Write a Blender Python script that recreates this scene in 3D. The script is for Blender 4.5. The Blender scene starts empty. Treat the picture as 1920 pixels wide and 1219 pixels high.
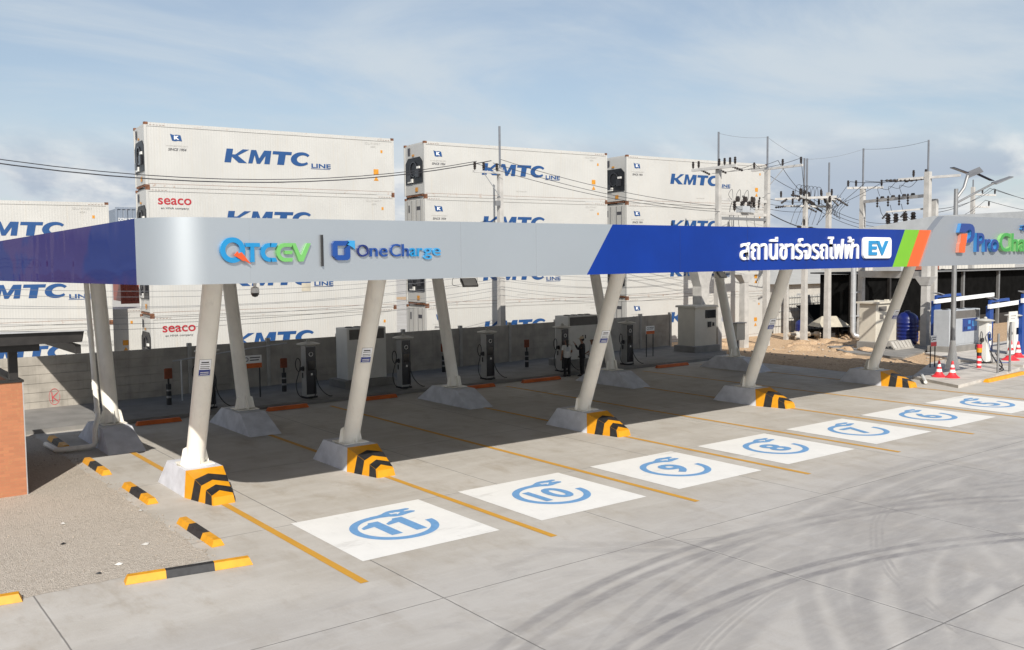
import bpy, math, random
from mathutils import Vector, Matrix
R = math.radians
rnd = random.Random(7)
SC = bpy.context.scene
COL = SC.collection

# ------------------------------------------------------------------ camera
cam_d = bpy.data.cameras.new('camera'); cam = bpy.data.objects.new('camera', cam_d); COL.objects.link(cam)
cam_d.sensor_width = 36; cam_d.lens = 32.518; cam_d.clip_start = .1; cam_d.clip_end = 5000
YAW, PITCH, ROLL = 0.6513, -0.0680, -0.0099
_f = Vector((math.sin(YAW)*math.cos(PITCH), math.cos(YAW)*math.cos(PITCH), math.sin(PITCH)))
_r = Vector((math.cos(YAW), -math.sin(YAW), 0)); _u = _r.cross(_f)
_r2 = _r*math.cos(ROLL)+_u*math.sin(ROLL); _u2 = -_r*math.sin(ROLL)+_u*math.cos(ROLL)
M = Matrix.Identity(4)
for i in range(3):
    M[i][0], M[i][1], M[i][2], M[i][3] = _r2[i], _u2[i], -_f[i], (-6.985, -13.179, 5.177)[i]
cam.matrix_world = M
SC.camera = cam
SC.view_settings.view_transform = 'Standard'; SC.view_settings.look = 'None'
SC.view_settings.exposure = 0.12; SC.view_settings.gamma = 1.0; SC.view_settings.use_curve_mapping = False

# ------------------------------------------------------------------ sun and sky
SUN = Vector((-.72, -1.175, 1.0)).normalized()            # direction towards the sun
elev = math.asin(SUN.z); azim = math.atan2(SUN.x, SUN.y)
sd = bpy.data.lights.new('sun', 'SUN'); sd.energy = 5.0; sd.angle = R(.5); sd.color = (1, .95, .87)
sun = bpy.data.objects.new('sun', sd); COL.objects.link(sun)
sun.rotation_euler = SUN.to_track_quat('Z', 'Y').to_euler(); sun.location = (-20, -30, 40)

world = bpy.data.worlds.new('World'); SC.world = world; world.use_nodes = True
nt = world.node_tree; nt.nodes.clear()
def N(tree, typ, **kw):
    n = tree.nodes.new(typ)
    for k, v in kw.items():
        if k.startswith('i_'):
            n.inputs[k[2:]].default_value = v
        else: setattr(n, k, v)
    return n
def math_(tree, op, a, b=None, c=None, clamp=False):
    n = tree.nodes.new('ShaderNodeMath'); n.operation = op; n.use_clamp = clamp
    for i, x in enumerate((a, b, c)):
        if x is None: continue
        if isinstance(x, (int, float)): n.inputs[i].default_value = x
        else: tree.links.new(x, n.inputs[i])
    return n.outputs[0]
def ramp(tree, x, lo, hi, a=0., b=1., smooth=True):
    n = tree.nodes.new('ShaderNodeMapRange'); n.interpolation_type = 'SMOOTHSTEP' if smooth else 'LINEAR'
    n.inputs[1].default_value = lo; n.inputs[2].default_value = hi; n.inputs[3].default_value = a; n.inputs[4].default_value = b
    tree.links.new(x, n.inputs[0]); return n.outputs[0]
def mixc(tree, fac, a, b, mode='MIX'):
    n = tree.nodes.new('ShaderNodeMix'); n.data_type = 'RGBA'; n.blend_type = mode
    for i, x in ((0, fac), (6, a), (7, b)):
        if isinstance(x, (int, float)): n.inputs[i].default_value = x
        elif isinstance(x, tuple): n.inputs[i].default_value = (x[0], x[1], x[2], 1)
        else: tree.links.new(x, n.inputs[i])
    return n.outputs[2]
def noise(tree, vec, scale, detail=4, rough=.55, dist=0.):
    n = tree.nodes.new('ShaderNodeTexNoise'); n.inputs['Scale'].default_value = scale
    n.inputs['Detail'].default_value = detail; n.inputs['Roughness'].default_value = rough; n.inputs['Distortion'].default_value = dist
    if vec is not None: tree.links.new(vec, n.inputs['Vector'])
    return n.outputs['Fac']
def mapping(tree, vec, scale=(1, 1, 1), loc=(0, 0, 0), rot=(0, 0, 0)):
    n = tree.nodes.new('ShaderNodeMapping'); n.inputs['Scale'].default_value = scale
    n.inputs['Location'].default_value = loc; n.inputs['Rotation'].default_value = rot
    tree.links.new(vec, n.inputs['Vector']); return n.outputs[0]

sky = N(nt, 'ShaderNodeTexSky', sky_type='NISHITA', sun_disc=False, sun_elevation=elev, sun_rotation=azim,
        altitude=0, air_density=1.0, dust_density=1.0, ozone_density=1.4)
tc = N(nt, 'ShaderNodeTexCoord'); G = tc.outputs['Generated']
sep = N(nt, 'ShaderNodeSeparateXYZ'); nt.links.new(G, sep.inputs[0])
zz = math_(nt, 'MAXIMUM', sep.outputs[2], 0.0)
den = math_(nt, 'ADD', zz, .16)
cmb = N(nt, 'ShaderNodeCombineXYZ')
nt.links.new(math_(nt, 'DIVIDE', sep.outputs[0], den), cmb.inputs[0]); nt.links.new(math_(nt, 'DIVIDE', sep.outputs[1], den), cmb.inputs[1])
P = mapping(nt, cmb.outputs[0], (.55, .9, 1), (3.1, .4, 0), (0, 0, .5))
veil = ramp(nt, noise(nt, P, 1.3, 7, .58, .6), .33, .66, .34, .92)
low = math_(nt, 'MULTIPLY', ramp(nt, zz, .0, .16, .45, 0), 1.0)
veil2 = math_(nt, 'MULTIPLY', math_(nt, 'ADD', veil, low, clamp=True), ramp(nt, zz, .26, .60, 1, .06))
c1 = mixc(nt, veil2, sky.outputs[0], (5.75, 6.4, 6.95))
# heaped low clouds near the horizon
Q = mapping(nt, G, (1, 1, 2.3), (4.3, 1.7, .31))
cn = noise(nt, Q, 5.2, 8, .56, .25)
band = math_(nt, 'MULTIPLY', ramp(nt, zz, .005, .035), ramp(nt, zz, .075, .15, 1, 0))
cum = math_(nt, 'MULTIPLY', ramp(nt, cn, .44, .53), band)
sh = ramp(nt, noise(nt, mapping(nt, G, (1, 1, 2.3), (4.3, 1.7, .345)), 5.2, 8, .56, .25), .42, .60)
ccol = mixc(nt, sh, (8.4, 8.35, 8.1), (4.1, 4.75, 5.7))
c2 = mixc(nt, math_(nt, 'MULTIPLY', cum, .9), c1, ccol)
bg = N(nt, 'ShaderNodeBackground'); bg.inputs[1].default_value = 0.10
nt.links.new(c2, bg.inputs[0])
wo = N(nt, 'ShaderNodeOutputWorld'); nt.links.new(bg.outputs[0], wo.inputs[0])

# ------------------------------------------------------------------ materials
MATS = {}
def new_mat(name):
    m = bpy.data.materials.new(name); m.use_nodes = True
    t = m.node_tree; b = t.nodes['Principled BSDF']
    MATS[name] = m
    return m, t, b
def mat(name, col, rough=.6, metal=0., var=.12, scale=3., bump=0., bscale=40., coat=0., spec=.5, streak=0., emis=None):
    m, t, b = new_mat(name)
    o = t.nodes.new('ShaderNodeTexCoord').outputs['Object']
    n1 = noise(t, o, scale, 6)
    lo = tuple(c*(1-var) for c in col); hi = tuple(min(1, c*(1+var)) for c in col)
    c = mixc(t, ramp(t, n1, .3, .7), lo, hi)
    if streak:
        s = noise(t, mapping(t, o, (3, 3, .18)), 2.5, 5, .65)
        c = mixc(t, ramp(t, s, .52, .75, 0, streak), c, tuple(x*.45 for x in col))
    t.links.new(c, b.inputs['Base Color'])
    b.inputs['Roughness'].default_value = rough; b.inputs['Metallic'].default_value = metal
    b.inputs['Specular IOR Level'].default_value = spec
    if coat: b.inputs['Coat Weight'].default_value = coat; b.inputs['Coat Roughness'].default_value = .08
    if bump:
        bn = t.nodes.new('ShaderNodeBump'); bn.inputs['Strength'].default_value = bump; bn.inputs['Distance'].default_value = .02
        t.links.new(noise(t, o, bscale, 3), bn.inputs['Height']); t.links.new(bn.outputs[0], b.inputs['Normal'])
    return m
def arc_mask(t, sx, sy, cx, cy, r, w, soft):
    dx = math_(t, 'SUBTRACT', sx, cx); dy = math_(t, 'SUBTRACT', sy, cy)
    d = math_(t, 'SQRT', math_(t, 'ADD', math_(t, 'MULTIPLY', dx, dx), math_(t, 'MULTIPLY', dy, dy)))
    e = math_(t, 'ABSOLUTE', math_(t, 'SUBTRACT', d, r))
    return ramp(t, e, w, w+soft, 1, 0)
def circ3(a, b, c):
    ax, ay = a; bx, by = b; cx, cy = c
    d = 2*(ax*(by-cy)+bx*(cy-ay)+cx*(ay-by))
    ux = ((ax*ax+ay*ay)*(by-cy)+(bx*bx+by*by)*(cy-ay)+(cx*cx+cy*cy)*(ay-by))/d
    uy = ((ax*ax+ay*ay)*(cx-bx)+(bx*bx+by*by)*(ax-cx)+(cx*cx+cy*cy)*(bx-ax))/d
    return ux, uy, math.hypot(ax-ux, ay-uy)
def make_ground():
    m, t, b = new_mat('yard_concrete')
    o = t.nodes.new('ShaderNodeTexCoord').outputs['Object']
    s = t.nodes.new('ShaderNodeSeparateXYZ'); t.links.new(o, s.inputs[0]); sx, sy = s.outputs[0], s.outputs[1]
    c = mixc(t, ramp(t, noise(t, o, .35, 6, .6), .3, .7), (.44, .405, .355), (.55, .52, .475))
    c = mixc(t, ramp(t, noise(t, mapping(t, o, (.25, 1.6, 1), rot=(0, 0, .12)), 1.4, 6, .65), .42, .72, 0, .45), c, (.60, .575, .535))
    c = mixc(t, ramp(t, noise(t, mapping(t, o, (1.2, .5, 1), loc=(7, 3, 0)), 1.1, 7, .7), .47, .74, 0, .75), c, (.37, .32, .255))
    c = mixc(t, ramp(t, noise(t, o, 2.6, 6, .7, .5), .55, .72, 0, .3), c, (.33, .29, .24))
    c = mixc(t, math_(t, 'MULTIPLY', noise(t, o, 22, 3, .7), .22), c, (.33, .31, .28))
    # bay-to-bay tone of the separately poured slabs
    fx = math_(t, 'FLOOR', math_(t, 'DIVIDE', math_(t, 'SUBTRACT', sx, .63), 5.0)); fy = math_(t, 'FLOOR', math_(t, 'DIVIDE', math_(t, 'ADD', sy, 1.38), 5.3))
    cb = t.nodes.new('ShaderNodeCombineXYZ'); t.links.new(fx, cb.inputs[0]); t.links.new(fy, cb.inputs[1])
    wn = t.nodes.new('ShaderNodeTexWhiteNoise'); wn.noise_dimensions = '2D'; t.links.new(cb.outputs[0], wn.inputs['Vector'])
    c = mixc(t, ramp(t, wn.outputs[0], 0, 1, 0, .16, False), c, (.36, .35, .33))
    # driving aisle is greyer, with rubber marks
    aisle = ramp(t, math_(t, 'ADD', sy, math_(t, 'MULTIPLY', noise(t, o, .5, 4), 1.6)), -.2, 1.6, 1, 0)
    c = mixc(t, math_(t, 'MULTIPLY', aisle, .42), c, (.40, .385, .375))
    streak = ramp(t, noise(t, mapping(t, o, (.35, 2.4, 1), rot=(0, 0, -.25)), 1.6, 6, .7), .5, .75)
    c = mixc(t, math_(t, 'MULTIPLY', math_(t, 'MULTIPLY', aisle, streak), .35), c, (.56, .55, .53))
    tot = None
    arcs = []
    def pair(a, bb, cc, gap, w, k):
        ux, uy, r = circ3(a, bb, cc)
        arcs.append((ux, uy, r, w, k)); arcs.append((ux, uy, r-gap, w, k))
    pair((1.34, -4.42), (6.06, -3.98), (10.97, -5.42), .34, .10, .62)
    pair((1.13, -2.98), (5.57, -2.07), (11.9, -3.16), .36, .11, .5)
    pair((-1.0, -5.6), (5.6, -2.6), (13.5, -2.9), .33, .10, .42)
    pair((9.2, -4.0), (6.1, -5.15), (4.0, -6.6), .7, .20, .32)
    pair((11.0, -4.3), (7.4, -5.2), (4.9, -6.9), .6, .22, .34)
    pair((7.9, -3.0), (5.3, -4.6), (3.4, -6.3), .5, .17, .28)
    pair((13.5, -3.2), (9.6, -4.9), (7.6, -6.9), .6, .22, .30)
    pair((20, -1.0), (12, -1.2), (4, -3.2), .5, .16, .24)
    pair((24, -2.6), (15, -2.2), (7, -3.4), .6, .18, .26)
    def thin(a, bb, cc, k):
        ux, uy, r = circ3(a, bb, cc)
        for q in (0, .09, .2): arcs.append((ux, uy, r-q, .035, k))
    thin((0, -6.3), (4.2, -4.4), (9.5, -4.3), .3); thin((14, -2.2), (9.3, -3.3), (6.4, -5.6), .34); thin((18, -4.6), (11, -3.7), (5.5, -1.8), .26)
    pair((3.0, -7.5), (8.0, -6.2), (13.0, -6.9), .5, .16, .3)
    pair((16, -2.6), (11.5, -4.0), (9.4, -6.0), .6, .24, .34)
    pair((5.0, -1.9), (9.5, -4.2), (16.0, -4.6), .4, .13, .26)
    pair((0, -3.2), (7, -3.1), (16, -4.4), .8, .3, .22)
    wob = math_(t, 'MULTIPLY', math_(t, 'SUBTRACT', noise(t, o, .7, 3), .5), .22)
    sx2 = math_(t, 'ADD', sx, wob)
    for (cx, cy, r, w, k) in arcs:
        a = math_(t, 'MULTIPLY', arc_mask(t, sx2, sy, cx, cy, r, w*.45, w), k)
        tot = a if tot is None else math_(t, 'MAXIMUM', tot, a)
    brk = math_(t, 'MULTIPLY', ramp(t, noise(t, o, .45, 4, .6), .34, .60, .5, 1), ramp(t, noise(t, mapping(t, o, (.5, 2.2, 1), rot=(0, 0, -.1)), 3.2, 7, .75), .3, .6, .55, 1))
    tot = math_(t, 'MULTIPLY', math_(t, 'MULTIPLY', math_(t, 'MULTIPLY', tot, 1.5), brk), ramp(t, sy, -1.9, .3, 1, .0), clamp=True)
    c = mixc(t, tot, c, (.215, .205, .205))
    # joints
    def joint(v, off, per, w):
        f = math_(t, 'FRACT', math_(t, 'DIVIDE', math_(t, 'SUBTRACT', v, off), per))
        d = math_(t, 'MULTIPLY', math_(t, 'MINIMUM', f, math_(t, 'SUBTRACT', 1., f)), per)
        return ramp(t, d, w*.6, w*1.4, 1, 0)
    jv = math_(t, 'ADD', sx, math_(t, 'MULTIPLY', math_(t, 'SUBTRACT', noise(t, o, 3, 3), .5), .015))
    j = math_(t, 'MAXIMUM', joint(jv, .63, 5.0, .012), joint(sy, -1.38, 5.3, .011))
    j2 = math_(t, 'MAXIMUM', joint(jv, .63, 5.0, .05), joint(sy, -1.38, 5.3, .05))
    c = mixc(t, math_(t, 'MULTIPLY', j2, ramp(t, noise(t, o, 4, 5), .45, .65, 0, .3)), c, (.6, .58, .54))
    c = mixc(t, math_(t, 'MULTIPLY', j, .72), c, (.10, .095, .09))
    t.links.new(c, b.inputs['Base Color'])
    t.links.new(ramp(t, noise(t, o, 2, 4), .3, .7, .55, .8), b.inputs['Roughness']); b.inputs['Specular IOR Level'].default_value = .3
    sm = math_(t, 'MULTIPLY', ramp(t, noise(t, mapping(t, o, (.6, 1.5, 1), rot=(0, 0, .5)), .8, 7, .72, .6), .50, .72), aisle)
    c = mixc(t, math_(t, 'MULTIPLY', sm, .38), c, (.27, .255, .25))
    sp = ramp(t, noise(t, o, 1.7, 3, .6), .73, .78, 0, .5)
    c = mixc(t, sp, c, (.20, .18, .16))
    t.links.new(c, b.inputs['Base Color'])
    bn = t.nodes.new('ShaderNodeBump'); bn.inputs['Strength'].default_value = .25; bn.inputs['Distance'].default_value = .01
    t.links.new(math_(t, 'SUBTRACT', noise(t, o, 30, 4), math_(t, 'MULTIPLY', j, 2.)), bn.inputs['Height']); t.links.new(bn.outputs[0], b.inputs['Normal'])
    return m
def make_gravel(name, c0, c1, c2, sc, bump):
    m, t, b = new_mat(name)
    o = t.nodes.new('ShaderNodeTexCoord').outputs['Object']
    v = t.nodes.new('ShaderNodeTexVoronoi'); v.inputs['Scale'].default_value = sc; t.links.new(o, v.inputs['Vector'])
    hs = t.nodes.new('ShaderNodeSeparateColor'); t.links.new(v.outputs['Color'], hs.inputs[0])
    c = mixc(t, hs.outputs[0], c0, c1)
    c = mixc(t, ramp(t, noise(t, o, .8, 6, .65), .35, .7, 0, .7), c, c2)
    c = mixc(t, ramp(t, noise(t, o, sc*.9, 3, .8), .62, .72, 0, .7), c, tuple(x*.35 for x in c0))
    t.links.new(c, b.inputs['Base Color']); b.inputs['Roughness'].default_value = .95; b.inputs['Specular IOR Level'].default_value = .15
    bn = t.nodes.new('ShaderNodeBump'); bn.inputs['Strength'].default_value = bump; bn.inputs['Distance'].default_value = .03
    t.links.new(math_(t, 'ADD', v.outputs['Distance'], noise(t, o, sc*.3, 4)), bn.inputs['Height']); t.links.new(bn.outputs[0], b.inputs['Normal'])
    return m
def make_container(name, col):
    m, t, b = new_mat(name)
    o = t.nodes.new('ShaderNodeTexCoord').outputs['Object']
    oi = t.nodes.new('ShaderNodeObjectInfo')
    s = t.nodes.new('ShaderNodeSeparateXYZ'); t.links.new(o, s.inputs[0])
    off = t.nodes.new('ShaderNodeCombineXYZ'); t.links.new(math_(t, 'MULTIPLY', oi.outputs['Random'], 37.), off.inputs[0])
    va = t.nodes.new('ShaderNodeVectorMath'); va.operation = 'ADD'; t.links.new(o, va.inputs[0]); t.links.new(off.outputs[0], va.inputs[1]); q = va.outputs[0]
    c = mixc(t, ramp(t, noise(t, q, .6, 5), .3, .7), col, tuple(x*.93 for x in col))
    st = noise(t, mapping(t, q, (5, 5, .25)), 1.6, 6, .7)
    c = mixc(t, ramp(t, st, .50, .78, 0, .34), c, (.48, .42, .33))
    # rust near top and bottom rails
    edge = math_(t, 'MAXIMUM', ramp(t, s.outputs[2], .0, .35, 1, 0), ramp(t, s.outputs[2], 2.62, 2.9, 0, .8))
    ru = math_(t, 'MULTIPLY', edge, ramp(t, noise(t, q, 3.5, 7, .72), .56, .68, 0, .75))
    c = mixc(t, ru, c, (.30, .13, .05))
    t.links.new(c, b.inputs['Base Color']); b.inputs['Roughness'].default_value = .45
    w = math_(t, 'SINE', math_(t, 'MULTIPLY', s.outputs[0], 52.))
    bn = t.nodes.new('ShaderNodeBump'); bn.inputs['Strength'].default_value = .12; bn.inputs['Distance'].default_value = .012
    t.links.new(math_(t, 'ADD', w, math_(t, 'MULTIPLY', noise(t, q, 1.3, 3), 1.5)), bn.inputs['Height']); t.links.new(bn.outputs[0], b.inputs['Normal'])
    return m
def make_brick():
    m, t, b = new_mat('brick')
    o = t.nodes.new('ShaderNodeTexCoord').outputs['Object']
    v = mapping(t, o, (1, 1, 1), rot=(R(90), 0, 0))
    br = t.nodes.new('ShaderNodeTexBrick'); t.links.new(v, br.inputs['Vector'])
    br.inputs['Color1'].default_value = (.44, .175, .085, 1); br.inputs['Color2'].default_value = (.38, .15, .075, 1); br.inputs['Mortar'].default_value = (.36, .18, .09, 1)
    br.inputs['Scale'].default_value = 4.2; br.inputs['Mortar Size'].default_value = .012; br.inputs['Brick Width'].default_value = .9; br.inputs['Row Height'].default_value = .28
    c = mixc(t, ramp(t, noise(t, o, 9, 5, .7), .5, .75, 0, .5), br.outputs['Color'], (.45, .24, .10))
    sx = t.nodes.new('ShaderNodeSeparateXYZ'); t.links.new(o, sx.inputs[0])
    t.links.new(c, b.inputs['Base Color']); b.inputs['Roughness'].default_value = .7
    bn = t.nodes.new('ShaderNodeBump'); bn.inputs['Strength'].default_value = .4; bn.inputs['Distance'].default_value = .01
    t.links.new(br.outputs['Fac'], bn.inputs['Height']); bn.invert = True; t.links.new(bn.outputs[0], b.inputs['Normal'])
    return m
def make_reflect_tint():
    m, t, b = new_mat('navy_reflect_tint')
    o = t.nodes.new('ShaderNodeTexCoord').outputs['Object']
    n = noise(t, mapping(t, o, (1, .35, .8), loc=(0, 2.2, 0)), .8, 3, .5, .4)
    c = mixc(t, ramp(t, n, .47, .56), (.030, .014, .095), (.005, .014, .115))  # purple patches put a reflected tint into the navy base colour
    df = t.nodes.new('ShaderNodeBsdfDiffuse'); t.links.new(c, df.inputs[0])
    gl = t.nodes.new('ShaderNodeBsdfGlossy'); gl.inputs['Color'].default_value = (.55, .6, .95, 1); gl.inputs['Roughness'].default_value = .03
    mx = t.nodes.new('ShaderNodeMixShader'); mx.inputs[0].default_value = .13
    t.links.new(df.outputs[0], mx.inputs[1]); t.links.new(gl.outputs[0], mx.inputs[2]); t.links.new(mx.outputs[0], t.nodes['Material Output'].inputs[0])
    bn = t.nodes.new('ShaderNodeBump'); bn.inputs['Strength'].default_value = .8; bn.inputs['Distance'].default_value = .08
    t.links.new(noise(t, mapping(t, o, (1, .7, .25)), 1.0, 2, .4), bn.inputs['Height']); t.links.new(bn.outputs[0], gl.inputs['Normal'])
    return m
make_ground()
make_gravel('gravel', (.35, .305, .25), (.60, .54, .465), (.52, .46, .39), 42, .7)
make_gravel('dirt', (.38, .25, .15), (.60, .44, .29), (.52, .37, .23), 14, .9)
make_container('container_white', (.51, .503, .478))
make_container('container_grey', (.22, .26, .32))
make_container('container_red', (.34, .075, .045))
make_brick(); make_reflect_tint()
mat('silver', (.55, .585, .61), .36, .78, .02, .4)
mat('silver_dark', (.34, .36, .385), .42, .45, .02, .4)
mat('panel_blue', (.002, .028, .215), .38, 0, .10, .5, spec=.25)
mat('panel_green', (.15, .40, .013), .4, 0, .03)
mat('panel_orange', (.60, .10, .016), .4, 0, .03)
mat('roof_metal', (.55, .56, .56), .5, .3, .06)
mat('soffit', (.22, .205, .185), .6, .0, .06)
mat('column_cream', (.88, .84, .755), .38, 0, .05, 1.5, streak=.2)
mat('pier_grey', (.60, .61, .655), .7, 0, .12, 2.5, bump=.15)
mat('grout', (.46, .43, .37), .9, 0, .25, 14, bump=.5)
mat('hazard_yellow', (.64, .28, .008), .5, 0, .07, 5)
mat('hazard_black', (.018, .017, .018), .55, 0, .35, 6)
def worn(name, col, under, amt):
    m, t, b = new_mat(name); o = t.nodes.new('ShaderNodeTexCoord').outputs['Object']
    oi = t.nodes.new('ShaderNodeObjectInfo'); va = t.nodes.new('ShaderNodeVectorMath'); va.operation = 'ADD'
    cb = t.nodes.new('ShaderNodeCombineXYZ'); t.links.new(math_(t, 'MULTIPLY', oi.outputs['Random'], 50.), cb.inputs[0])
    t.links.new(o, va.inputs[0]); t.links.new(cb.outputs[0], va.inputs[1]); q = va.outputs[0]
    c = mixc(t, ramp(t, noise(t, q, 1.2, 6, .6), .35, .7, 0, .5), col, tuple(x*.88 for x in col))
    c = mixc(t, ramp(t, noise(t, mapping(t, q, (1, .25, 1)), 7, 6, .75), .56, .74, 0, amt), c, under)
    c = mixc(t, ramp(t, noise(t, q, 28, 3, .8), .66, .74, 0, amt*1.2), c, under)
    c = mixc(t, ramp(t, noise(t, mapping(t, q, (.5, 1.6, 1), rot=(0, 0, .35)), .9, 5, .7), .58, .72, 0, amt*.6), c, tuple(x*.55 for x in under))
    t.links.new(c, b.inputs['Base Color']); b.inputs['Roughness'].default_value = .7
worn('paint_white', (.79, .78, .75), (.55, .52, .47), .45)
worn('line_yellow', (.58, .30, .036), (.50, .42, .30), .5)
mat('paint_blue', (.15, .325, .58), .65, 0, .06, 8)
mat('wall_concrete', (.37, .34, .295), .85, 0, .16, 1.6, bump=.3, bscale=25, streak=.35)
mat('wall_post', (.40, .38, .345), .85, 0, .12, 3, bump=.25)
mat('slab', (.22, .21, .195), .85, 0, .14, 1.2, bump=.2)
mat('stop_orange', (.56, .115, .014), .6, 0, .12, 4)
mat('stop_yellow', (.66, .30, .010), .5, 0, .1, 5)
mat('rubber_black', (.022, .022, .024), .6, 0, .3, 8)
mat('charger_grey', (.40, .39, .37), .4, 0, .04)
mat('charger_white', (.74, .73, .69), .35, 0, .03)
mat('charger_dark', (.022, .022, .026), .25, 0, .1)
mat('screen_black', (.006, .007, .009), .1, 0, .1)
mat('cap_grey', (.52, .50, .45), .5, 0, .08)
mat('cable_black', (.012, .012, .012), .5, 0, .2)
mat('cabinet_white', (.66, .645, .60), .45, 0, .04, 1.5, streak=.08)
mat('cabinet_grey', (.42, .44, .46), .4, .1, .04)
mat('vent_dark', (.13, .12, .11), .6, 0, .1)
mat('cabinet_beige', (.55, .51, .43), .5, 0, .05, 1.5, streak=.1)
mat('steel_grey', (.30, .30, .30), .45, .6, .1)
mat('galv', (.50, .51, .52), .45, .5, .1)
mat('rod_grey', (.16, .17, .19), .6, .2, .1)
mat('pole_concrete', (.44, .425, .40), .85, 0, .12, 2, bump=.2, streak=.2)
mat('arm_grey', (.50, .49, .47), .7, .1, .1)
mat('insulator', (.030, .024, .022), .3, 0, .2)
mat('wire', (.03, .03, .035), .6, 0, .1)
mat('wire_grey', (.16, .165, .18), .6, 0, .1)
mat('letter_blue', (.013, .065, .20), .45, 0, .05)
mat('letter_red', (.38, .02, .03), .5, 0, .05)
mat('letter_dark', (.06, .06, .07), .6, 0, .1)
mat('letter_grey', (.42, .41, .39), .6, 0, .1)
mat('label_orange', (.58, .25, .02), .5, 0, .12, 9)
mat('rust', (.17, .075, .04), .8, .2, .5, 6, bump=.3)
mat('reefer_black', (.012, .013, .016), .45, .2, .4, 4)
mat('white_plain', (.82, .82, .81), .4, 0, .02)
mat('cyan', (.014, .22, .46), .35, 0, .03)
mat('lime', (.14, .40, .11), .35, 0, .03)
mat('bolt_orange', (.58, .08, .02), .35, 0, .03)
mat('oc_navy', (.008, .02, .13), .35, 0, .03)
mat('oc_blue', (.010, .055, .24), .35, 0, .03)
mat('oc_sky', (.035, .26, .52), .35, 0, .03)
mat('pc_blue', (.010, .04, .20), .35, 0, .03)
mat('pc_side', (.045, .22, .50), .35, 0, .03)
mat('pc_green', (.045, .28, .05), .35, 0, .03)
mat('pc_green_side', (.22, .48, .18), .35, 0, .03)
mat('pc_orange', (.62, .10, .016), .35, 0, .03)
mat('pc_pink', (.60, .24, .17), .35, 0, .03)
mat('gantry_blue', (.010, .052, .24), .4, 0, .05)
mat('tank_blue', (.006, .014, .12), .35, 0, .06)
mat('net_black', (.006, .006, .006), 1., 0, .3, 2, spec=.05)
mat('wood_black', (.020, .018, .017), .5, 0, .3, 3)
mat('cone_red', (.70, .035, .045), .5, 0, .1, 6)
mat('tile_white', (.42, .41, .38), .6, 0, .05, 1.2, streak=.1)
mat('tarp_tan', (.44, .40, .32), .8, 0, .12, 2)
mat('sheet_white', (.48, .465, .43), .6, 0, .06, 1, streak=.15)
mat('sheet_brown', (.27, .085, .05), .7, 0, .12, 1)
mat('truck_blue', (.02, .035, .24), .4, 0, .1)
mat('solar_cell', (.02, .025, .05), .15, 0, .1)
mat('skin', (.28, .15, .095), .55, 0, .05)
mat('hair', (.010, .009, .009), .5, 0, .1)
mat('shirt_white', (.66, .66, .64), .8, 0, .05)
mat('cloth_dark', (.016, .016, .018), .85, 0, .2)
mat('cap_beige', (.50, .40, .28), .8, 0, .1)
mat('stone', (.40, .345, .28), .9, 0, .25, 3, bump=.4)
mat('litter', (.55, .53, .49), .8, 0, .3)
mat('pvc', (.70, .69, .65), .35, 0, .04)
mat('island', (.50, .465, .42), .85, 0, .16, 1.5, bump=.25)
mat('marker_orange', (.20, .045, .012), .6, 0, .15, 6)
mat('cyan_sign', (.012, .21, .45), .35, 0, .03)
mat('notice_white', (.93, .94, .96), .4, 0, .02)
mat('notice_blue', (.012, .035, .26), .4, 0, .05)
mat('graffiti', (.45, .06, .07), .8, 0, .2)

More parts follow.
